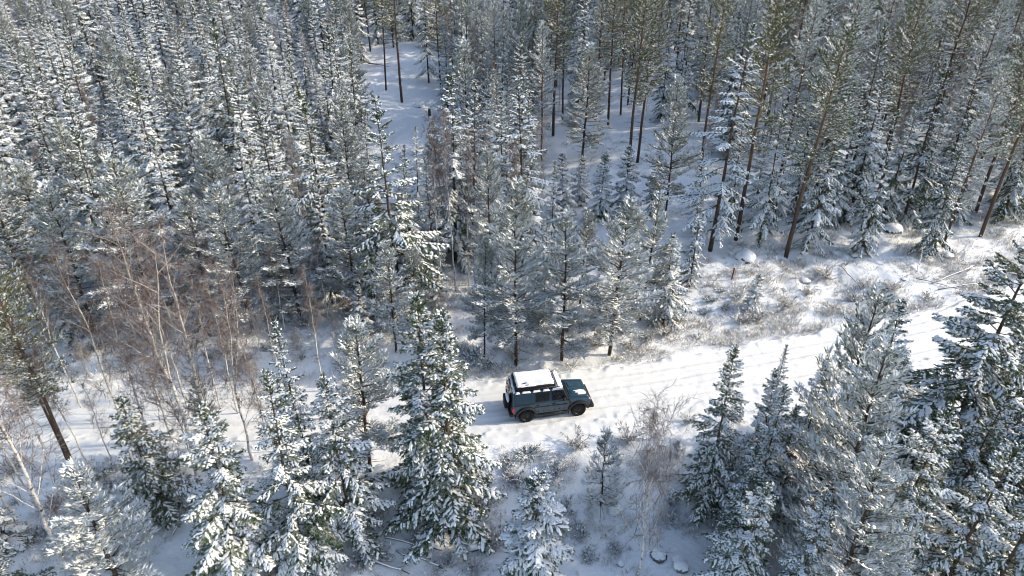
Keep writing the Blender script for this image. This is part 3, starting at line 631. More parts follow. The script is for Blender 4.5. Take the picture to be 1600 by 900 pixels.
for k, (bx, by, ty, pr, w, lb) in enumerate([
    (105, 470, 265, 'pi_mid2', 1.0, 'slim pine in the second row at far left'), (300, 450, 215, 'sp_mid4', 0.9, 'white spruce in the second row behind the birch tops'), (365, 445, 215, 'pi_mid3', 1.0, 'broad pine in the second row behind the forked birch'),
    (430, 470, 265, 'sp_mid2', 0.8, 'snowy spruce between the large pines at left'), (520, 475, 280, 'sp_mid4', 0.8, 'white spruce left of the pine under the lit spruce'), (590, 500, 330, 'sp_mid2', 0.8, 'low snowy spruce at the foot of the lit spruce'),
    (680, 440, 240, 'sp_mid4', 0.8, 'white spruce between the lit spruce and the round-topped one'), (770, 455, 240, 'pi_mid2', 0.9, 'slim pine between the birch stems and the drooping spruce'), (860, 430, 250, 'sp_mid2', 0.75, 'snowy spruce right of the drooping spruce'),
    (15, 450, 215, 'sp_mid2', 0.9, 'snowy spruce cut by the left edge at mid height'), (175, 430, 190, 'pi_mid1', 0.9, 'white pine left of the dark spruce among pines')]):
    by_base(pr, bx, by, ty, lb, width=w)

# --- the rest of the forest: individuals spread over the stands
ZONES = []
def zone_of(px, py, x, y):
    if px < 300: return 'left'
    if px < 570: return 'midleft'
    if px < 860: return 'centre'
    if px < 1180: return 'midright'
    return 'right'
ZT = {'left': 'in the crowded upper left stand', 'midleft': 'in the stand left of the clearing', 'centre': 'in the wood around the clearing',
      'midright': 'in the tall wood above the car', 'right': 'in the upper right wood'}
LAND = [(640, 110, 'the clearing'), (612, 250, 'the yellow-green lit spruce'), (530, 280, 'the tall dark spruce by the lit one'), (455, 280, 'the dark pointed spruce'), (275, 230, 'the brown-topped tall spruce'),
        (60, 40, 'the top left corner'), (20, 260, 'the left edge'), (385, 150, 'the dark spruce with white pads'), (250, 20, 'the top edge at left'), (200, 400, 'the reddish birch tops'),
        (720, 250, 'the round-topped snowy spruce'), (812, 260, 'the spruce with drooping tips'), (911, 160, 'the broad frosted pine'), (775, 60, 'the straight-trunked frosted pine'), (985, 120, 'the touching bare pine trunks'),
        (1118, 200, 'the sparse white-branched spruce'), (1230, 150, 'the olive pine'), (1260, 280, 'the bright snowy spruce'), (1330, 240, 'the dark-sided spruce'), (1420, 220, 'the pointed dark spruce'), (1530, 220, 'the reddish leaning trunk'),
        (1560, 40, 'the top right corner'), (1320, 20, 'the top edge at right'), (880, 20, 'the top edge middle'), (1470, 300, 'the capped boulder spruce'), (430, 420, 'the pine behind the forked birch'), (100, 330, 'the frosted pine near the left edge'), (500, 60, 'the left rim of the clearing')]
def place_words(tx, ty, land, order=0, steps=(42, 85)):
    tx = min(max(tx, 0), 1600); ty = min(max(ty, 0), 900)
    d, a, b, nm = sorted(((tx - a) ** 2 + (ty - b) ** 2, a, b, nm) for a, b, nm in land)[order]
    d = math.sqrt(d); v = '' if abs(ty - b) < 0.4 * d else ('above' if ty < b else 'below'); hz = '' if abs(tx - a) < 0.4 * d else ('left' if tx < a else 'right')
    near = 'close' if d < steps[0] else ('near' if d < steps[1] else 'well')
    return f"{near} {v + ' ' if v else ''}{hz + ' of ' if hz else ''}{nm}" if (v or hz) else f'at {nm}'
USED = set()
def fresh(cands):
    for c in cands:
        if c not in USED and len(c.replace('-', ' ').split()) <= 16: USED.add(c); return c
    return cands[0]
def free(x, y, gap):
    return all((x - a) ** 2 + (y - b) ** 2 > gap * gap for a, b, _ in PLACED)
rr = random.Random(3); count = {'sp': 0, 'pi': 0, 'bi': 0}
spots_ = []; cells = {}
def near(x, y, gap):
    ci, cj = int(x // 4), int(y // 4)
    return any((x - a) ** 2 + (y - b) ** 2 < gap * gap for i in range(ci - 1, ci + 2) for j in range(cj - 1, cj + 2) for a, b in cells.get((i, j), ()))
for a, b, _ in PLACED: cells.setdefault((int(a // 4), int(b // 4)), []).append((a, b))
for _ in range(16000):
    y = math.sqrt(rr.uniform(38 ** 2, 175 ** 2)); x = rr.uniform(-0.82, 0.85) * (y + 6)
    px, py = project(x, y, float(hgt(x, y, False)))
    if not -150 < px < 1780 or dn(x, y) < 7.5: continue
    if 565 < px < 700 and 78 < py < 200: continue                       # the clearing
    if 850 < px < 1075 and py > 205: continue                            # open snow above the car
    if px > 1075 and py > 335: continue                                  # the bank
    if 690 < px < 860 and py > 430: continue
    z = zone_of(px, py, x, y); gap = (2.35 if z in ('left', 'midleft') else 2.15) + 0.012 * max(0, y - 50)
    if z == 'midright' and y < 95: gap = 3.3
    if near(x, y, gap): continue
    tx_, ty_ = project(x, y, float(hgt(x, y, False)) + 11)
    if py > 190 and 550 < 0.5 * (tx_ + px) < 715 and ty_ < 175 and not (z == 'centre' and py > 420): continue      # keeps the sight of the clearing free
    cells.setdefault((int(x // 4), int(y // 4)), []).append((x, y)); spots_.append((y, x, px, py, z))
spots_.sort(); far_spots = []
CAP = {'sp': 300 - 86, 'pi': 300 - 54, 'bi': 110}
for y, x, px, py, z in spots_:
    u = rr.random(); dense = z in ('left', 'midleft')
    if dense:
        if u < 0.72: pr, h, w = rr.choice(['sp_mid1', 'sp_mid2', 'sp_mid2', 'sp_mid4', 'sp_mid4', 'sp_mid5', 'sp_mid3']), rr.triangular(6.5, 14.2, 11.5), rr.uniform(0.75, 1.15)
        elif u < 0.90: pr, h, w = rr.choice(['pi_mid1', 'pi_mid2', 'pi_mid3']), rr.triangular(6.5, 12.5, 10.5), rr.uniform(0.75, 1.15)
        else: pr, h, w = rr.choice(['bi4', 'bi2', 'bi_grey']), rr.uniform(8, 12), 0.85
        if py > 370: h *= 0.9
    elif z == 'centre':
        if u < 0.5: pr, h, w = rr.choice(['sp_mid1', 'sp_mid2', 'sp_mid5', 'sp_mid4']), rr.uniform(9, 14), rr.uniform(0.8, 1.05)
        elif u < 0.80: pr, h, w = rr.choice(['pi_tall3', 'pi_tall1', 'pi_mid3']), rr.uniform(12, 16), rr.uniform(0.8, 1.0)
        else: pr, h, w = rr.choice(['bi4', 'bi2', 'bi_grey']), rr.uniform(9, 13), 0.8
        if py > 300: h *= 0.8
    else:
        if u < 0.38: pr, h, w = rr.choice(['sp_mid1', 'sp_mid2', 'sp_mid5', 'sp_mid3', 'sp_open']), rr.choice([rr.uniform(11, 16), rr.uniform(5, 10)]), rr.uniform(0.72, 0.95)
        elif u < 0.78: pr, h, w = rr.choice(['pi_tall1', 'pi_tall2', 'pi_tall3', 'pi_tall3']), rr.uniform(13, 18.5), rr.uniform(0.8, 1.05)
        else: pr, h, w = rr.choice(['bi4', 'bi_grey', 'bi_grey']), rr.uniform(7, 14), 0.8
    k = pr[:2]
    if count[k] >= CAP[k]: far_spots.append((x, y, h, w)); continue
    count[k] += 1
    kind = {'sp': 'spruce', 'pi': 'young pine' if 'mid' in pr else 'bare-trunked pine', 'bi': 'bare birch'}[k]
    look = {'sp_mid1': 'green', 'sp_mid2': 'snowy', 'sp_mid3': 'dark', 'sp_mid4': 'white', 'sp_mid5': 'ragged', 'sp_open': 'sparse', 'pi_mid1': 'white', 'pi_mid2': 'slim frosted', 'pi_mid3': 'broad frosted', 'pi_tall1': 'half-snowed', 'pi_tall2': 'olive', 'pi_tall3': 'frosted', 'bi4': 'slender', 'bi2': 'pale', 'bi_grey': 'grey'}[pr]
    g = float(hgt(x, y, False)); tx, ty = project(x, y, g + h); tx2, ty2 = (tx, ty) if ty > 5 else (px, py)
    if k == 'bi' or 'bare-trunked' in kind: size = ''
    else: size = 'short ' if h < 9.8 else ('tall ' if h > 12 else '')
    pts_ = [("tip", tx, ty), ("foot", px, py)] if ty > 5 else [("foot", px, py)]
    plant(pr, x, y, h, fresh([f'{size}{look} {kind}, {n_} {place_words(u_, v_, LAND, o_)}' for o_ in (0, 1, 2) for n_, u_, v_ in pts_]), f'{kind.replace("birch", "birche")}s {ZT[z]}', width=w)
# the trees past three hundred of a kind: the far wood, one mass, three of the spruces repeated on points
far_spots = [f for f in far_spots if f[1] < 168]
fm = bpy.data.meshes.new('far_wood'); fm.from_pydata([(x, y, float(hgt(x, y)) - 0.05) for x, y, h, w in far_spots], [], [])
sc_ = fm.attributes.new('tree_size', 'FLOAT_VECTOR', 'POINT'); sc_.data.foreach_set('vector', np.array([(h / 13 * w, h / 13 * w, h / 13) for x, y, h, w in far_spots], np.float32).ravel())
ro_ = fm.attributes.new('tree_turn', 'FLOAT_VECTOR', 'POINT'); ro_.data.foreach_set('vector', np.array([(0, 0, i * 2.4) for i in range(len(far_spots))], np.float32).ravel())
far = obj('far_wood', fm); tag(far, 'mass of far snowy trees closing the forest along the top of the picture', 'wood', kind='stuff')
ng = bpy.data.node_groups.new('far_wood', 'GeometryNodeTree'); ng.interface.new_socket('Geometry', in_out='INPUT', socket_type='NodeSocketGeometry'); ng.interface.new_socket('Geometry', in_out='OUTPUT', socket_type='NodeSocketGeometry')
gi, go = ng.nodes.new('NodeGroupInput'), ng.nodes.new('NodeGroupOutput'); ip = ng.nodes.new('GeometryNodeInstanceOnPoints'); allj = ng.nodes.new('GeometryNodeJoinGeometry')
for key in ('sp_mid2', 'sp_mid1', 'sp_mid4'):
    jn = ng.nodes.new('GeometryNodeJoinGeometry'); gti = ng.nodes.new('GeometryNodeGeometryToInstance')
    for part in ('trunk', 'crown', 'snow'):
        src = next(o for o in COL.objects if o.type == 'MESH' and o.data == PR[key][part]); oi_ = ng.nodes.new('GeometryNodeObjectInfo'); oi_.transform_space = 'ORIGINAL'; oi_.inputs['Object'].default_value = src
        ng.links.new(oi_.outputs['Geometry'], jn.inputs[0])
    ng.links.new(jn.outputs[0], gti.inputs[0]); ng.links.new(gti.outputs[0], allj.inputs[0])
na_ = []
for an_ in ('tree_size', 'tree_turn'):
    nd = ng.nodes.new('GeometryNodeInputNamedAttribute'); nd.data_type = 'FLOAT_VECTOR'; nd.inputs['Name'].default_value = an_; na_.append(nd)
ng.links.new(gi.outputs[0], ip.inputs['Points']); ng.links.new(allj.outputs[0], ip.inputs['Instance']); ip.inputs['Pick Instance'].default_value = True
ng.links.new(na_[0].outputs['Attribute'], ip.inputs['Scale']); ng.links.new(na_[1].outputs['Attribute'], ip.inputs['Rotation']); ng.links.new(ip.outputs[0], go.inputs[0])
md = far.modifiers.new('far_wood', 'NODES'); md.node_group = ng
print('forest', count, len(PLACED), len(far_spots))

# ------------------------------------------------------------------ undergrowth, shrubs, stones, wood on the ground
def undergrowth():
    rs = np.random.RandomState(9); n = 90000
    yy = np.sqrt(rs.uniform(17 ** 2, 75 ** 2, n)); xx = rs.uniform(-0.85, 0.85, n) * (yy + 8)
    d = dn(xx, yy); cl = vnoise(xx, yy, 2.2, 12) + 0.7 * vnoise(xx, yy, 0.7, 13)
    w = np.where(d > 0, sm(2.4, 3.1, d) * (1 - 0.35 * sm(10, 16, d)), sm(-2.9, -3.8, d) * 1.15)
    w = w * (0.07 + 1.6 * np.clip(cl + 0.10, 0, 1)) * np.clip(45 / yy, 0, 1.2) * 0.55
    w = w * (1 + 1.6 * (d > 0) * (d < 11) * sm(3, 9, xx))
    hump = np.exp(-(((xx + 13.8) / 2.2) ** 2 + ((yy - 19.6) / 3.2) ** 2)); w = w * (1 - hump)
    k = rs.rand(n) < w; xx, yy = xx[k], yy[k]; zz = hgt(xx, yy); nt = len(xx)
    nb = 13; sz = rs.uniform(0.12, 0.38, nt) * (0.7 + 0.9 * (vnoise(xx, yy, 3, 15) + 0.5))
    B = np.repeat(np.column_stack([xx, yy, zz - 0.03]), nb, 0); S = np.repeat(sz, nb); m = len(B)
    az = rs.rand(m) * 6.283; ln = rs.uniform(0.3, 2.0, m); sp = np.repeat(sz * 0.9, nb)
    B = B + np.column_stack([np.cos(az) * sp * rs.rand(m), np.sin(az) * sp * rs.rand(m), np.zeros(m)])
    D = np.column_stack([np.cos(az) * ln * 0.7, np.sin(az) * ln * 0.7, np.ones(m)]) * (S * rs.uniform(0.5, 1.15, m))[:, None]
    sd_ = np.column_stack([-np.sin(az), np.cos(az), np.zeros(m)]) * rs.uniform(0.008, 0.018, m)[:, None]
    mid = B + D * 0.6 + np.column_stack([rs.normal(0, 0.03, (m, 2)), np.zeros(m)])
    off = mid + np.column_stack([rs.normal(0, 0.11, (m, 2)), rs.uniform(0.0, 0.10, m)])
    V = np.stack([B - sd_, B + sd_, B + D * np.array([1.15, 1.15, 0.85]), B + D * 0.35, B + D * 0.35 + sd_ * 1.6, off], 1).reshape(-1, 3); i = np.arange(m)[:, None] * 6
    o = obj('heath_and_grass', mesh('heath_and_grass', V, [np.concatenate([i + np.array([0, 1, 2]), i + np.array([3, 4, 5])])], M['heath']))
    tag(o, 'brown heath and dry grass dusted with frost, poking through the snow', 'undergrowth', kind='stuff')
    k2 = rs.rand(m) < 0.15
    SV, ST = snow_geo(mid[k2], D[k2] * 0.5 + rs.normal(0, 0.03, (int(k2.sum()), 3)), np.full(int(k2.sum()), 0.05), rs)
    o = obj('snow_on_heath', mesh('snow_on_heath', SV, [ST], M['tree_snow'], True))
    tag(o, 'small pads of snow caught on the heath and dry grass', 'snow', kind='stuff')
    print('tufts', nt)
undergrowth()

def shrub(seed, h, Rr, ns, snow, matn):
    rs = np.random.RandomState(seed); st = MB(); P, D = [], []
    for i in range(ns):
        az = rs.rand() * 6.28; L = h * rs.uniform(0.6, 1.15); le = rs.uniform(0.15, 1.0) * Rr / h
        d = np.array([math.cos(az) * le, math.sin(az) * le, 1.0]); d /= np.linalg.norm(d); p = np.array([math.cos(az), math.sin(az), 0]) * 0.12 * rs.rand()
        pts = [p]
        for j in range(4): d = unit(d + rs.normal(0, 0.14, 3) + np.array([math.cos(az) * 0.08, math.sin(az) * 0.08, -0.05])); pts.append(pts[-1] + d * L / 4)
        pts = np.array(pts); st.tube(pts, np.linspace(0.011, 0.004, 5), 3, False)
        for j in range(1, 5):
            for _ in range(5):
                P.append(pts[j] - d * rs.rand() * L / 5); D.append(unit(d + rs.normal(0, 0.65, 3)) * rs.uniform(0.10, 0.26) * (0.6 + 0.4 * h))
    P = np.array(P); D = np.array(D); W = np.full(len(P), 0.030)
    V, T = needle_geo(P, D, W, rs, 2); k = rs.rand(len(P)) < snow; SV, ST = snow_geo(P[k], D[k], W[k] * 1.2, rs)
    return {'stems': st.build('stems', M['twig']), 'leaves': mesh('foliage', V, [T], M[matn]), 'snow': mesh('snow_load', SV, [ST], M['tree_snow'], True)}
SH = [shrub(61, 0.9, 0.8, 16, 0.7, 'twigfrost'), shrub(62, 0.7, 0.9, 18, 0.9, 'spruce'), shrub(63, 1.1, 0.7, 14, 0.45, 'heath'), shrub(64, 0.8, 1.0, 22, 0.8, 'pine_frost')]
SHK = ['frosted grey twiggy shrub', 'dark snow-capped shrub', 'golden-brown dry shrub', 'low frosted green shrub']
rq = random.Random(8); done = []; tr_ = 0
fixed = [(1110, 470, 1), (1135, 482, 1), (1150, 465, 3), (1125, 455, 1), (1180, 500, 2), (1160, 505, 2), (1100, 490, 3), (1290, 435, 2), (1350, 450, 2), (1390, 455, 2), (1330, 470, 0), (1230, 480, 2), (1260, 460, 2),
         (880, 520, 0), (910, 545, 0), (935, 540, 2), (985, 545, 2), (1010, 530, 0), (1040, 525, 2), (845, 540, 0), (780, 545, 3), (740, 560, 1), (760, 575, 1), (720, 550, 3), (690, 545, 3), (1060, 500, 0), (970, 520, 0),
         (870, 740, 0), (850, 765, 2), (900, 700, 2), (980, 690, 2), (1010, 730, 0), (1075, 660, 2), (960, 860, 1), (880, 800, 0), (905, 835, 1), (920, 870, 1), (1050, 790, 0), (760, 790, 2), (740, 800, 1), (720, 815, 1), (650, 850, 0), (600, 870, 0), (780, 850, 0), (700, 880, 0), (740, 890, 0),
         (40, 560, 0), (100, 580, 0), (200, 560, 0), (260, 575, 3), (330, 560, 0), (380, 570, 0), (470, 560, 0), (540, 570, 0), (590, 575, 0), (300, 545, 1), (150, 545, 1), (420, 545, 1), (60, 700, 2), (20, 740, 2), (90, 790, 0), (60, 840, 1), (300, 800, 2), (330, 820, 0), (1410, 600, 1), (1420, 640, 3), (1440, 620, 1)]
spots = list(fixed)
while len(spots) < 135 and tr_ < 4000:
    tr_ += 1; px, py = rq.uniform(0, 1600), rq.uniform(400, 900); x, y = ground_at(px, py); d = float(dn(x, y))
    if -3.6 < d < 3.4 or (((x + 13.8) / 2.6) ** 2 + ((y - 19.6) / 3.6) ** 2) < 1: continue
    if any((px - a) ** 2 + ((py - b) * 1.5) ** 2 < 26 ** 2 for a, b, _ in spots): continue
    spots.append((px, py, rq.choice([0, 0, 1, 2, 3]) if px < 1080 or py > 560 else rq.choice([2, 2, 0])))
SLAND = [(1143, 437, 'the red post'), (1176, 480, 'the tiny golden-lit spruce'), (952, 550, 'the bare trunk behind the car'), (806, 565, 'the trunk behind the car tail'), (756, 555, 'the slender roadside pine'), (1391, 358, 'the capped dark boulder'),
         (1440, 420, 'the leaning pale pole'), (740, 846, 'the smooth white stone'), (706, 830, 'the foot of the big spruce pair'), (826, 880, 'the small white spruce'), (938, 790, 'the little frosted pine'), (992, 895, 'the bare frosted birch'), (1096, 790, 'the slim dark spruce at right'),
         (1384, 670, 'the lone small roadside spruce'), (254, 800, 'the dark lone spruce'), (265, 870, 'the snow hump'), (105, 886, 'the thick white birch foot'), (311, 760, 'the long-stemmed birch foot'), (394, 718, 'the forked birch foot'), (124, 752, 'the orange pine trunks'),
         (504, 612, 'the straight pale birch'), (619, 548, 'the young pine beyond the road'), (1036, 505, 'the squat roadside spruce'), (1258, 440, 'the flat dark stone'), (30, 520, 'the left edge'), (330, 520, 'the frosted pine feet at left'), (1570, 600, 'the right edge'), (555, 860, 'the snow-thick spruce'), (1330, 850, 'the bushy pines at right'), (1170, 850, 'the drooping frosted spruce')]
for px, py, k in spots:
    x, y = ground_at(px, py)
    if abs(float(dn(x, y))) < 3.2: continue
    s = SH[k]; e = bpy.data.objects.new('shrub', None); COL.objects.link(e); e.location = (x, y, float(hgt(x, y)) - 0.05); f = rq.uniform(0.7, 1.25)
    e.rotation_euler = (0, 0, rq.random() * 6.28); e.scale = (f, f, f * rq.uniform(0.7, 1.0))
    tag(e, fresh([f'{SHK[k]} {place_words(px, py, SLAND, o_, (30, 60))}' for o_ in (0, 1, 2, 3)]), 'shrub', 'shrubs poking out of the snow')
    obj('stems', s['stems'], e); c = obj('foliage', s['leaves'], e); obj('snow_load', s['snow'], c)['kind'] = 'stuff'

def boulder(px, py, r, label, cap=0.3, flat=0.7, seed=0):
    x, y = ground_at(px, py); rs = np.random.RandomState(seed)
    import bmesh
    bm = bmesh.new(); bmesh.ops.create_icosphere(bm, subdivisions=3, radius=1.0)
    V = np.array([v.co[:] for v in bm.verts]); F = np.array([[v.index for v in f.verts] for f in bm.faces]); bm.free()
    nn = vnoise(V[:, 0] + V[:, 2] * 1.7, V[:, 1] - V[:, 2], 0.6, seed) * 0.5 + vnoise(V[:, 0] * 2 - V[:, 2], V[:, 1] * 2 + V[:, 2], 0.5, seed + 3) * 0.2
    r = r * 0.8; A = V * (1 + 1.4 * nn)[:, None] * np.array([r, r * rs.uniform(0.75, 1.0), r * flat])
    e = bpy.data.objects.new('boulder', None); COL.objects.link(e); e.location = (x, y, float(hgt(x, y)) - 0.05 * r); e.rotation_euler = (0, 0, rs.rand() * 6)
    tag(e, label, 'boulder', 'snow-capped boulders')
    obj('stone', mesh('stone', A, [F], M['rock'], True), e)
    S = V * (1 + 0.9 * nn)[:, None] * np.array([r * 1.06, r * 1.0, r * flat]) + np.array([0, 0, r * 0.16])
    keepv = V[:, 2] > cap + 0.25 * vnoise(V[:, 0], V[:, 1], 0.5, seed + 5)
    F2 = F[keepv[F].sum(1) >= 2]; obj('snow_cap', mesh('snow_cap', S, [F2], M['snow'], True), e)
for i, (px, py, r, cap, lb) in enumerate([
    (1165, 402, 0.95, -0.5, 'round boulder wholly under snow right of the red post'), (1391, 360, 1.0, 0.25, 'dark boulder with thick snow cap under the slim spruce on the right bank'),
    (1085, 398, 0.7, -0.4, 'small snow-covered boulder left of the red post'), (740, 848, 0.50, -0.5, 'smooth white snow-covered stone right of the big spruce pair'),
    (668, 868, 0.28, 0.1, 'little stone with a snow cap at the bottom, left of the smooth white stone'), (1030, 868, 0.5, 0.45, 'dark boulder with snow cap at the bottom beside the birch thicket'),
    (1062, 885, 0.6, 0.5, 'dark boulder at the bottom left of the stiff-twigged spruce'), (970, 880, 0.25, 0.3, 'small dark stone at the bottom left of the bare birch'),
    (1110, 776, 0.5, -0.3, 'snow-covered stone under the slim dark spruce on the right'), (1382, 452, 0.30, 0.4, 'small dark stone low on the right bank'),
    (1412, 437, 0.25, 0.4, 'pebble-like dark stone at right end of the bank'), (1258, 440, 0.45, 0.3, 'flat dark stone half way up the bank'), (1225, 452, 0.3, 0.3, 'small flat dark stone left on the bank'),
    (1335, 400, 0.4, 0.3, 'dark stone under the slim snow-edged spruce'), (1480, 400, 0.5, 0.2, 'dark lumpy stone at foot of the leaning trunks on the right'),
    (960, 795, 0.45, -0.4, 'snow-covered stone below the little frosted pine'), (1500, 655, 0.6, 0.2, 'dark boulder under the big dark spruce at right'), (670, 420, 0.6, -0.2, 'snow-covered stone behind the roadside brush'),
    (655, 165, 0.9, -0.4, 'snow mound in the clearing'), (1010, 420, 0.7, -0.3, 'snow mound behind the squat spruce')]):
    boulder(px, py, r, lb, cap, 0.62, i + 1)

# marker post, stump, fallen poles
x, y = ground_at(1143, 437); z = float(hgt(x, y)); M['red'] = mat('red_brown_paint', (0.16, 0.035, 0.025), 0.6)
b = MB(); b.tube([(0, 0, -0.2), (0, 0, 0.95), (0.01, 0, 1.02)], [0.055, 0.055, 0.04], 8); e = obj('marker_post', None, None, (x, y, z), (0.03, 0.05, 0)); obj('post', b.build('post', M['red'], True), e)
b = MB(); b.tube([(0, 0, 1.015), (0, 0, 1.05), (0, 0, 1.075)], [0.06, 0.055, 0.02], 8); obj('snow_cap', b.build('snow_cap', M['snow'], True), e)
tag(e, 'short dark red marker post standing on the snowy bank', 'post')
x, y = ground_at(671, 182); b = MB(); b.tube([(0, 0, -0.2), (0.02, 0, 0.5), (0.03, 0.02, 0.95)], [0.24, 0.18, 0.16], 9)
e = obj('tree_stump', None, None, (x, y, float(hgt(x, y)))); obj('trunk', b.build('trunk', M['bark'], True), e); b = MB(); b.tube([(0.03, 0.02, 0.96), (0.03, 0.02, 1.03), (0.03, 0.02, 1.08)], [0.17, 0.15, 0.05], 9); obj('snow_cap', b.build('snow_cap', M['snow'], True), e)
tag(e, 'dark tree stump at lower right of the clearing', 'stump')
def pole(a, c, r, label, z0=0.1, z1=0.1, twigs=4, matn='bark', seed=0):
    rs = np.random.RandomState(seed); p = np.array([*ground_at(*a), 0.0]); q_ = np.array([*ground_at(*c), 0.0]); p[2] = float(hgt(p[0], p[1])) + z0; q_[2] = float(hgt(q_[0], q_[1])) + z1
    e = bpy.data.objects.new('fallen_branch', None); COL.objects.link(e); e.location = p; v = q_ - p; t = np.linspace(0, 1, 7)[:, None]
    P = v * t + np.column_stack([rs.normal(0, 0.03, (7, 2)), 0.05 * np.sin(t[:, 0] * 3)]); b = MB(); b.tube(P, np.linspace(r, r * 0.35, 7), 6); obj('stem', b.build('stem', M[matn], True), e)
    for k in range(twigs):
        i = rs.randint(1, 6); d = unit(v + rs.normal(0, 0.6 * np.linalg.norm(v), 3)); d[2] = abs(d[2]) * 0.5; L = rs.uniform(0.3, 0.9)
        b = MB(); b.tube([P[i], P[i] + d * L * 0.5, P[i] + d * L + np.array([0, 0, 0.08])], [r * 0.4, r * 0.25, 0.004], 4); obj('side_branch', b.build('side_branch', M[matn]), e)
    up = np.array([0, 0, r * 0.8]); b = MB(); b.tube(P[:-1] + up, np.full(6, r * 0.75), 5); obj('snow_line', b.build('snow_line', M['snow'], True), e)
    tag(e, label, 'branch', 'fallen poles and branches')
for i, (a, c, r, z0, z1, lb) in enumerate([
    ((1432, 425), (1437, 395), 0.035, 0, 1.6, 'thin pale pole leaning upright on the right bank'), ((1447, 412), (1440, 390), 0.03, 0, 0.9, 'short thin pole leaning beside the pale pole on the right bank'),
    ((1505, 408), (1525, 378), 0.04, 0.05, 0.3, 'thin fallen stem at the far right of the bank'), ((1455, 445), (1530, 420), 0.05, 0.1, 0.35, 'fallen bare branch at the right end of the bank'),
    ((1465, 455), (1545, 445), 0.045, 0.15, 0.2, 'fallen bare branch reaching the roadside at right'), ((1430, 438), (1500, 455), 0.04, 0.2, 0.1, 'crooked bare branch among the brush at right end of the bank'),
    ((1315, 418), (1345, 455), 0.04, 0.1, 0.1, 'thin fallen stem sloping down the middle of the bank'), ((600, 845), (690, 862), 0.05, 0.2, 0.1, 'fallen branch under the big spruce pair'),
    ((620, 865), (700, 895), 0.05, 0.15, 0.1, 'snow-lined fallen branch below the big spruce pair'), ((560, 870), (640, 900), 0.06, 0.15, 0.1, 'snow-lined fallen pole at the bottom below the snowy spruces'),
    ((575, 100), (607, 106), 0.09, 0.15, 0.15, 'fallen log lying in the clearing'), ((230, 830), (300, 812), 0.05, 0.1, 0.2, 'brushwood branch at the foot of the dark lone spruce'),
    ((270, 838), (300, 800), 0.04, 0.1, 0.3, 'thin branch above the smooth snow hump'), ((1475, 690), (1420, 668), 0.06, 0.2, 0.1, 'fallen branch on the shaded slope at right'),
    ((620, 510), (585, 548), 0.035, 1.2, 0.1, 'bare pole leaning in the brush beyond the road, left of centre')]):
    pole(a, c, r, lb, z0, z1, 4, 'birch' if i in (0, 1) else 'bark', i)

# ------------------------------------------------------------------ the car
M['paint'] = mat('blue_green_paint', (0.018, 0.050, 0.080), 0.28, 0.5); M['paint'].node_tree.nodes['Principled BSDF'].inputs['Coat Weight'].default_value = 0.4
M['black'] = mat('black_plastic', (0.016, 0.016, 0.018), 0.55, 0.4); M['rubber'] = mat('tyre_rubber', (0.018, 0.018, 0.019), 0.85, 0.2); bump(M['rubber'], 30, 0.6, 0.02)
M['glass'] = mat('dark_glass', (0.012, 0.015, 0.017), 0.06, 0.6); M['steel'] = mat('dark_wheel_steel', (0.03, 0.03, 0.032), 0.45, 0.5, 0.6)
M['redlamp'] = mat('red_lamp', (0.50, 0.02, 0.03), 0.2, 0.5); M['lamp'] = mat('clear_lamp', (0.6, 0.62, 0.65), 0.1, 0.6); M['fabric'] = mat('tent_fabric', (0.02, 0.02, 0.022), 0.8, 0.2)

car = obj('off_road_car', None, None, (2.05, 29.82, -0.035), (0, 0, math.radians(10.7)))
tag(car, 'dark teal boxy off-road car with snowy rooftop tent on the snow road', 'car')
def bev(o, w=0.02, seg=2):
    m = o.modifiers.new('bevel', 'BEVEL'); m.width = w; m.segments = seg; m.limit_method = 'ANGLE'; m.angle_limit = math.radians(35)
    for p in o.data.polygons: p.use_smooth = True
    o.data.set_sharp_from_angle(angle=math.radians(38)) if hasattr(o.data, 'set_sharp_from_angle') else None
    return o
def ngon(name, V, F, material, parent, w=0.0, seg=2):
    me = bpy.data.meshes.new(name); me.from_pydata([tuple(map(float, v)) for v in V], [], F); me.update(); me.materials.append(material); o = obj(name, me, parent)
    return bev(o, w, seg) if w else o
def extrude_xz(name, prof, y0, y1, material, parent, w=0.0):
    n = len(prof); V = [(x, y0, z) for x, z in prof] + [(x, y1, z) for x, z in prof]
    F = [list(range(n)), list(range(2 * n - 1, n - 1, -1))] + [[(i + 1) % n, i, n + i, n + (i + 1) % n] for i in range(n)]
    return ngon(name, V, F, material, parent, w)
def cbox(name, x0, x1, y0, y1, z0, z1, material, parent, w=0.0):
    b = MB(); b.box(x0, x1, y0, y1, z0, z1); o = obj(name, b.build(name, material), parent); return bev(o, w) if w else o
def arc(cx, cz, r, a0, a1, n=10): return [(cx + r * math.cos(math.radians(a0 + (a1 - a0) * i / n)), cz + r * math.sin(math.radians(a0 + (a1 - a0) * i / n))) for i in range(n + 1)]
HW = 0.90; BELT = 1.24; ROOF = 1.98
prof = [(-2.22, 0.60)] + arc(-1.46, 0.42, 0.53, 160, 20) + [(-0.90, 0.50), (0.90, 0.50)] + arc(1.46, 0.42, 0.53, 160, 20) + [(2.10, 0.62), (2.13, 1.02), (2.06, 1.12), (0.95, 1.25), (0.86, BELT), (-2.22, BELT)]
body = extrude_xz('body', prof, -HW, HW, M['paint'], car, 0.035)
cbox('chassis', -2.1, 2.0, -0.72, 0.72, 0.34, 0.62, M['black'], car)
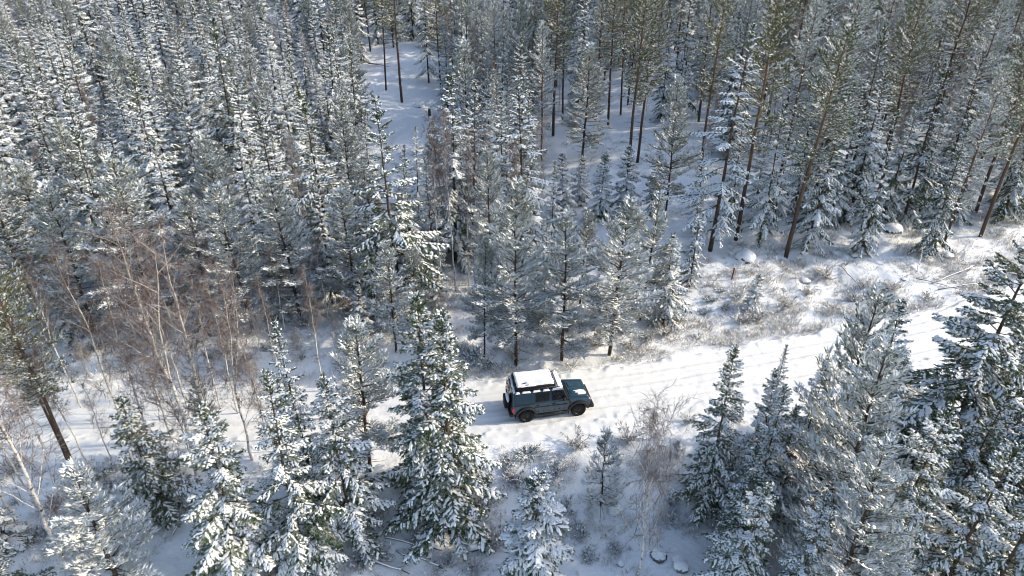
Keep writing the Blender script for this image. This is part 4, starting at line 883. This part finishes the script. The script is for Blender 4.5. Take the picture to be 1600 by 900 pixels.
# cabin: sides lean in towards the roof
lo = [(-2.22, BELT - 0.02), (0.88, BELT - 0.02)]; hi = [(-2.15, ROOF), (0.56, ROOF)]; HT = 0.79
V = [(lo[0][0], -HW + 0.01, lo[0][1]), (lo[1][0], -HW + 0.01, lo[1][1]), (lo[1][0], HW - 0.01, lo[1][1]), (lo[0][0], HW - 0.01, lo[0][1]),
     (hi[0][0], -HT, ROOF), (hi[1][0], -HT, ROOF), (hi[1][0], HT, ROOF), (hi[0][0], HT, ROOF)]
ngon('cabin', V, [[3, 2, 1, 0], [4, 5, 6, 7], [0, 1, 5, 4], [1, 2, 6, 5], [2, 3, 7, 6], [3, 0, 4, 7]], M['paint'], car, 0.05, 3)
def side_pt(u, v, s, off):            # u: metres along the belt, v: 0 belt .. 1 roof
    xx = u; yy = (HW - 0.01) + (HT - HW + 0.01) * v; zz = BELT - 0.02 + (ROOF - BELT + 0.02) * v; return (xx, s * (yy + off), zz + off * 0.12)
def side_panel(name, u0, u1, v0, v1, s, material, parent, off0=-0.02, off1=0.006, du=0.0, w=0.0):
    c = [(u0, v0), (u1, v0), (u1 + du, v1), (u0, v1)]
    V = [side_pt(u, v, s, off0) for u, v in c] + [side_pt(u, v, s, off1) for u, v in c]
    F = [[0, 1, 2, 3], [7, 6, 5, 4]] + [[(i + 1) % 4, i, 4 + i, 4 + (i + 1) % 4] for i in range(4)]
    if s < 0: F = [f[::-1] for f in F]
    return ngon(name, V, F, material, parent, w)
for s in (-1, 1):
    # doors: panel proud of the body, window frame, pane, handle, rub rail
    for nm, u0, u1, du in (('front_door', -0.12, 0.84, -0.22), ('rear_door', -1.02, -0.14, 0.0)):
        y0, y1 = sorted((s * (HW - 0.02), s * (HW + 0.008)))
        dz = [(u0, 0.56), (u1, 0.56), (u1, BELT - 0.03), (u0, BELT - 0.03)] if nm == 'front_door' else [(u0 + 0.05, 0.56), (u1, 0.56), (u1, BELT - 0.03), (u0, BELT - 0.03), (u0, 0.85)]
        d = extrude_xz(nm, dz, y0, y1, M['paint'], car, 0.010)
        side_panel('window_frame', u0 + 0.05, u1 - 0.04, 0.10, 0.86, s, M['black'], d, -0.02, 0.004, du)
        side_panel('window_pane', u0 + 0.09, u1 - 0.09, 0.15, 0.81, s, M['glass'], d, -0.02, 0.008, du * 0.9)
        hx = u0 + 0.10; ya, yb = sorted((s * (HW + 0.008), s * (HW + 0.045))); cbox('door_handle', hx, hx + 0.17, ya, yb, 1.07, 1.105, M['black'], d, 0.008)
        ya, yb = sorted((s * (HW + 0.008), s * (HW + 0.030))); cbox('rub_rail', u0 + 0.04, u1 - 0.03, ya, yb, 0.955, 1.00, M['black'], d, 0.006)
        for k in range(3):
            fx = u0 + 0.20 + k * 0.27; cbox('rail_fixing', fx, fx + 0.055, ya, yb - s * 0 if s > 0 else yb, 0.665, 0.70, M['black'], d)
    side_panel('quarter_panel', -2.06, -1.10, 0.10, 0.84, s, M['paint'], car, -0.02, 0.010, 0.0, 0.008)
    ya, yb = sorted((s * (HW - 0.01), s * (HW + 0.022))); cbox('quarter_rail', -2.16, -1.06, ya, yb, 1.17, 1.215, M['black'], car, 0.006)
    # arches, sill tube
    for cx in (-1.46, 1.46):
        outer = arc(cx, 0.42, 0.62, 165, 12, 12); inner = arc(cx, 0.42, 0.50, 12, 165, 12); ya, yb = sorted((s * (HW - 0.06), s * (HW + 0.085)))
        extrude_xz('wheel_arch', [(x_, z_) for x_, z_ in outer] + inner, ya, yb, M['black'], car, 0.012)
    b = MB(); b.tube([(-0.95, s * 0.88, 0.47), (0.0, s * 0.93, 0.44), (0.95, s * 0.88, 0.47)], 0.055, 10); obj('side_step', b.build('side_step', M['black'], True), car)
    # mirror
    b = MB(); b.box(0.55, 0.66, s * 1.02 - 0.07, s * 1.02 + 0.09, 1.28, 1.50); o = obj('side_mirror', b.build('side_mirror', M['black']), car); bev(o, 0.03)
    b = MB(); b.tube([(0.66, s * 0.88, 1.30), (0.62, s * 1.00, 1.34)], 0.02, 6); obj('mirror_arm', b.build('mirror_arm', M['black']), o)
    ya, yb = sorted((s * 0.74, s * 0.90)); cbox('mud_flap', 0.90, 0.925, ya, yb, 0.28, 0.52, M['rubber'], car); cbox('mud_flap', -2.05, -2.03, ya, yb, 0.30, 0.55, M['rubber'], car)
    # lamps
    b = MB(); b.tube([(-2.20, s * 0.80, 1.00), (-2.255, s * 0.80, 1.00), (-2.268, s * 0.80, 1.00)], [0.062, 0.062, 0.03], 14); tl = obj('tail_lamp', b.build('tail_lamp', M['redlamp'], True), car)
    b = MB(); b.tube([(-2.20, s * 0.80, 0.83), (-2.25, s * 0.80, 0.83), (-2.262, s * 0.80, 0.83)], [0.055, 0.055, 0.03], 14); obj('tail_lamp', b.build('tail_lamp', M['redlamp'], True), car)
    ya, yb = sorted((s * 0.83, s * 0.925)); cbox('corner_lamp', -2.245, -2.13, ya, yb, 0.80, 1.03, M['redlamp'], car, 0.01)
    b = MB(); b.tube([(2.10, s * 0.66, 0.90), (2.155, s * 0.66, 0.90), (2.17, s * 0.66, 0.90)], [0.115, 0.115, 0.06], 18); obj('headlamp', b.build('headlamp', M['lamp'], True), car)
# raised air intake on the right front pillar
b = MB(); b.box(-0.055, 0.055, -0.05, 0.05, 0, 1)
V = np.array(b.v[0]); q_ = b.q[0]; sn = MB()
for (xa, ya, za), (xb, yb, zb) in [((1.02, -0.935, 0.92), (0.90, -0.945, 1.28)), ((0.90, -0.945, 1.28), (0.62, -0.86, 1.98)), ((0.62, -0.86, 1.98), (0.60, -0.86, 2.14))]:
    L = V.copy(); t = L[:, 2:3]; L = np.hstack([L[:, :2], np.zeros((8, 1))]) + (1 - t) * np.array([xa, ya, za]) + t * np.array([xb, yb, zb]); sn.add(L, q_)
sn.box(0.52, 0.70, -0.93, -0.79, 2.10, 2.24); bev(obj('air_intake', sn.build('air_intake', M['black']), car), 0.012)
# windscreen, rear glass
def quadpanel(name, c, nrm, material, parent, t=0.008):
    c = np.array(c, float); nrm = np.array(nrm, float) / np.linalg.norm(nrm); V = np.vstack([c - nrm * 0.02, c + nrm * t])
    return ngon(name, V, [[3, 2, 1, 0], [4, 5, 6, 7]] + [[i, (i + 1) % 4, 4 + (i + 1) % 4, 4 + i] for i in range(4)], material, parent)
def wp(y, v): return (0.88 + (0.56 - 0.88) * v, y, BELT - 0.02 + (ROOF - BELT + 0.02) * v)
quadpanel('windscreen_frame', [wp(-0.82, 0.05), wp(0.82, 0.05), wp(0.72, 0.93), wp(-0.72, 0.93)], (0.76, 0, 0.32), M['black'], car, 0.004)
quadpanel('windscreen', [wp(-0.77, 0.12), wp(0.77, 0.12), wp(0.68, 0.87), wp(-0.68, 0.87)], (0.76, 0, 0.32), M['glass'], car, 0.010)
def rp(y, v): return (-2.22 + 0.07 * v, y, BELT - 0.02 + (ROOF - BELT + 0.02) * v)
rd = quadpanel('rear_door_panel', [rp(0.76, -0.8), rp(-0.76, -0.8), rp(-0.72, 0.90), rp(0.72, 0.90)], (-0.76, 0, -0.07), M['paint'], car, 0.012)
quadpanel('window_pane', [rp(0.70, 0.12), rp(-0.18, 0.12), rp(-0.18, 0.82), rp(0.64, 0.82)], (-0.76, 0, -0.07), M['glass'], rd, 0.022)
quadpanel('window_pane', [rp(-0.26, 0.12), rp(-0.72, 0.12), rp(-0.66, 0.82), rp(-0.26, 0.82)], (-0.76, 0, -0.07), M['glass'], rd, 0.022)
ld = MB()
for y_ in (0.66, 0.42): ld.tube([(-2.30, y_, 0.80), (-2.31, y_, 1.3), (-2.24, y_, 2.0), (-2.10, y_, 2.06)], 0.018, 6)
for z_ in (0.95, 1.2, 1.45, 1.7, 1.92): ld.tube([(-2.305 + max(0, z_ - 1.3) * 0.1, 0.66, z_), (-2.305 + max(0, z_ - 1.3) * 0.1, 0.42, z_)], 0.014, 6)
obj('ladder', ld.build('ladder', M['black'], True), car)
# hood, grille, bumpers
hd2 = extrude_xz('hood', [(0.98, 1.20), (2.02, 1.08), (2.05, 1.125), (1.96, 1.165), (1.00, 1.285)], -0.66, 0.66, M['paint'], car, 0.02)
for s in (-1, 1):
    ya, yb = sorted((s * 0.16, s * 0.50)); extrude_xz('hood_rib', [(1.08, 1.26), (1.90, 1.16), (1.86, 1.195), (1.12, 1.30)], ya, yb, M['paint'], hd2, 0.012)
cbox('grille', 2.10, 2.15, -0.50, 0.50, 0.74, 1.04, M['black'], car, 0.01)
for k in range(4): cbox('grille_bar', 2.15, 2.165, -0.48, 0.48, 0.77 + k * 0.07, 0.79 + k * 0.07, M['steel'], car)
cbox('front_bumper', 2.08, 2.34, -0.92, 0.92, 0.50, 0.70, M['black'], car, 0.03)
cbox('rear_bumper', -2.38, -2.16, -0.92, 0.92, 0.50, 0.66, M['black'], car, 0.03)
b = MB(); b.tube([(-2.36, 0.45, 0.56), (-2.50, 0.45, 0.56)], 0.035, 8); obj('tow_bar', b.build('tow_bar', M['black'], True), car)
b = MB(); b.tube([(-2.38, -0.3, 0.58), (-2.46, -0.3, 0.58), (-2.46, -0.2, 0.58), (-2.38, -0.2, 0.58)], 0.016, 6); obj('tow_eye', b.build('tow_eye', M['steel'], True), car)
# wheels
def lathe(prof, n=32):
    a = np.arange(n) * 2 * np.pi / n; p = np.array(prof); V = np.stack([p[:, 0][:, None] * np.cos(a), np.repeat(p[:, 1][:, None], n, 1), p[:, 0][:, None] * np.sin(a)], -1)
    i = np.arange(len(p) - 1)[:, None] * n; j = np.arange(n)[None]; j2 = (j + 1) % n
    return V.reshape(-1, 3), np.stack([i + j, i + j2, i + n + j2, i + n + j], -1).reshape(-1, 4)
tb = MB(); tb.add(*lathe([(0.245, -0.11), (0.30, -0.135), (0.36, -0.135), (0.395, -0.11), (0.405, -0.06), (0.405, 0.06), (0.395, 0.11), (0.36, 0.135), (0.30, 0.135), (0.245, 0.11), (0.245, -0.11)], 40))
for k in range(30):
    a = k * 2 * math.pi / 30
    for s0, s1, da in ((-0.115, -0.02, 0), (0.02, 0.115, 0.1)):
        ca, sa = math.cos(a + da), math.sin(a + da); pr_ = [(r_ * ca - w_ * sa, y_, r_ * sa + w_ * ca) for r_ in (0.40, 0.418) for y_ in (s0, s1) for w_ in (-0.022, 0.022)]
        tb.add(pr_, [(0, 2, 3, 1), (4, 5, 7, 6), (0, 1, 5, 4), (2, 6, 7, 3), (0, 4, 6, 2), (1, 3, 7, 5)])
tyre_me = tb.build('tyre', M['rubber'])
rb = MB(); rb.add(*lathe([(0.25, -0.125), (0.235, -0.11), (0.215, -0.06), (0.19, -0.05), (0.10, -0.085), (0.075, -0.10), (0.07, -0.125), (0.001, -0.13)], 32)); rb.add(*lathe([(0.25, 0.12), (0.20, 0.06), (0.001, 0.05)], 32))
rim_me = rb.build('rim', M['steel'], True)
for cx in (-1.46, 1.46):
    for s in (-1, 1):
        w_ = obj('wheel', None, car, (cx, s * 0.82, 0.418), (0, 0.3 * cx, 0 if s < 0 else math.pi)); obj('tyre', tyre_me, w_); obj('rim', rim_me, w_)
        for k in range(6):
            a = k * math.pi / 3; b = MB(); b.tube([(0.165 * math.cos(a), -0.05, 0.165 * math.sin(a)), (0.165 * math.cos(a), -0.066, 0.165 * math.sin(a))], 0.022, 8); obj('rim_hole', b.build('rim_hole', M['black']), w_)
sp_ = obj('spare_wheel', None, car, (-2.42, -0.10, 1.02), (0, 0, -math.pi / 2)); obj('tyre', tyre_me, sp_); cv = MB(); cv.add(*lathe([(0.30, -0.11), (0.29, -0.15), (0.20, -0.165), (0.001, -0.17)], 32)); obj('cover', cv.build('cover', M['black'], True), sp_)
def snow_pad(name, x0, x1, y0, y1, z, t, parent, seed=0, edge=0.08, hole=None, slope=0.0, round_=False):
    n, m = max(6, int((x1 - x0) / (0.02 if round_ else 0.05))), max(5, int((y1 - y0) / (0.02 if round_ else 0.05))); u, v = np.meshgrid(np.linspace(0, 1, n), np.linspace(0, 1, m))
    xx = x0 + (x1 - x0) * u; yy = y0 + (y1 - y0) * v; de = np.minimum(np.minimum(u, 1 - u) * (x1 - x0), np.minimum(v, 1 - v) * (y1 - y0))
    if round_: de = (1 - np.sqrt(((u - 0.5) * 2) ** 2 + ((v - 0.5) * 2) ** 2)) * 0.22 + 0.16 * vnoise(xx, yy, 0.16, seed) + 0.10 * vnoise(xx, yy, 0.07, seed + 1) - 0.04
    zz = z + t * sm(-0.02, edge, de) * (1 + 0.5 * vnoise(xx, yy, 0.5, seed)) - 0.03 * (de < 1e-6) - 0.05 * sm(0.0, -0.03, de) * round_
    xx = xx + (de < edge) * vnoise(xx * 1.0, yy, 0.2, seed + 2) * 0.06; yy = yy + (de < edge) * vnoise(xx, yy, 0.2, seed + 4) * 0.06
    if hole: 
        for hx, hy, hrx, hry in hole: zz = zz - (t + 0.05) * np.exp(-(((xx - hx) / hrx) ** 2 + ((yy - hy) / hry) ** 2) ** 2)
    zz = zz + slope * (xx - x0); I_ = np.arange(n * m).reshape(m, n); q_ = np.stack([I_[:-1, :-1], I_[:-1, 1:], I_[1:, 1:], I_[1:, :-1]], -1).reshape(-1, 4)
    return obj(name, mesh(name, np.stack([xx, yy, zz], -1).reshape(-1, 3), [q_], M['snow'], True), parent)
b = MB(); a = np.linspace(math.radians(25), math.radians(120), 9); b.tube(np.column_stack([0.40 * np.cos(a), np.full(9, 0.03), 0.40 * np.sin(a)]), [0.03, 0.07, 0.09, 0.10, 0.10, 0.10, 0.09, 0.07, 0.03], 8); obj('snow_pad', b.build('snow_pad', M['snow'], True), sp_)
# roof rack, rooftop tent and the snow on them
rk = MB()
for y_ in (-0.70, 0.70): rk.tube([(-1.95, y_, 2.06), (0.40, y_, 2.06)], 0.022, 6)
for x_ in (-1.8, -1.25, -0.7, -0.15, 0.3): rk.tube([(x_, -0.70, 2.06), (x_, 0.70, 2.06)], 0.018, 6); rk.tube([(x_, -0.70, 1.96), (x_, -0.70, 2.06)], 0.018, 6); rk.tube([(x_, 0.70, 1.96), (x_, 0.70, 2.06)], 0.018, 6)
obj('roof_rack', rk.build('roof_rack', M['black'], True), car)
tent = cbox('rooftop_tent', -1.98, 0.16, -0.72, 0.72, 2.115, 2.27, M['fabric'], car, 0.03)
cbox('tent_base', -2.01, 0.19, -0.745, 0.745, 2.085, 2.125, M['black'], tent)
for x_ in (-1.5, -0.4): cbox('strap', x_, x_ + 0.05, -0.735, -0.715, 2.12, 2.25, M['steel'], tent)
snow_pad('tent_snow', -1.96, 0.13, -0.70, 0.70, 2.255, 0.075, tent, 3, 0.09, [(-1.55, -0.40, 0.16, 0.08), (-1.42, -0.56, 0.14, 0.035)])
snow_pad('roof_snow', 0.16, 0.60, -0.74, 0.74, 1.965, 0.09, car, 5)
snow_pad('roof_snow', -2.14, -1.99, -0.74, 0.74, 1.965, 0.07, car, 6, 0.05)
for x0, x1 in ((-2.05, -1.80), (-1.70, -1.20), (-1.12, -0.66), (-0.58, -0.18), (-0.05, 0.52)):
    for s in (-1, 1):
        ya, yb = sorted((s * 0.66, s * 0.83)); snow_pad('gutter_snow', x0, x1, ya, yb, 1.955, 0.055, car, int(-x0 * 9) % 11, 0.05)
snow_pad('hood_snow_glint', 1.30, 1.98, -0.58, -0.05, 1.269, 0.014, car, 8, 0.05, None, -0.118, True)  # thin snow on the hood; its white shape also stands in for pale glints
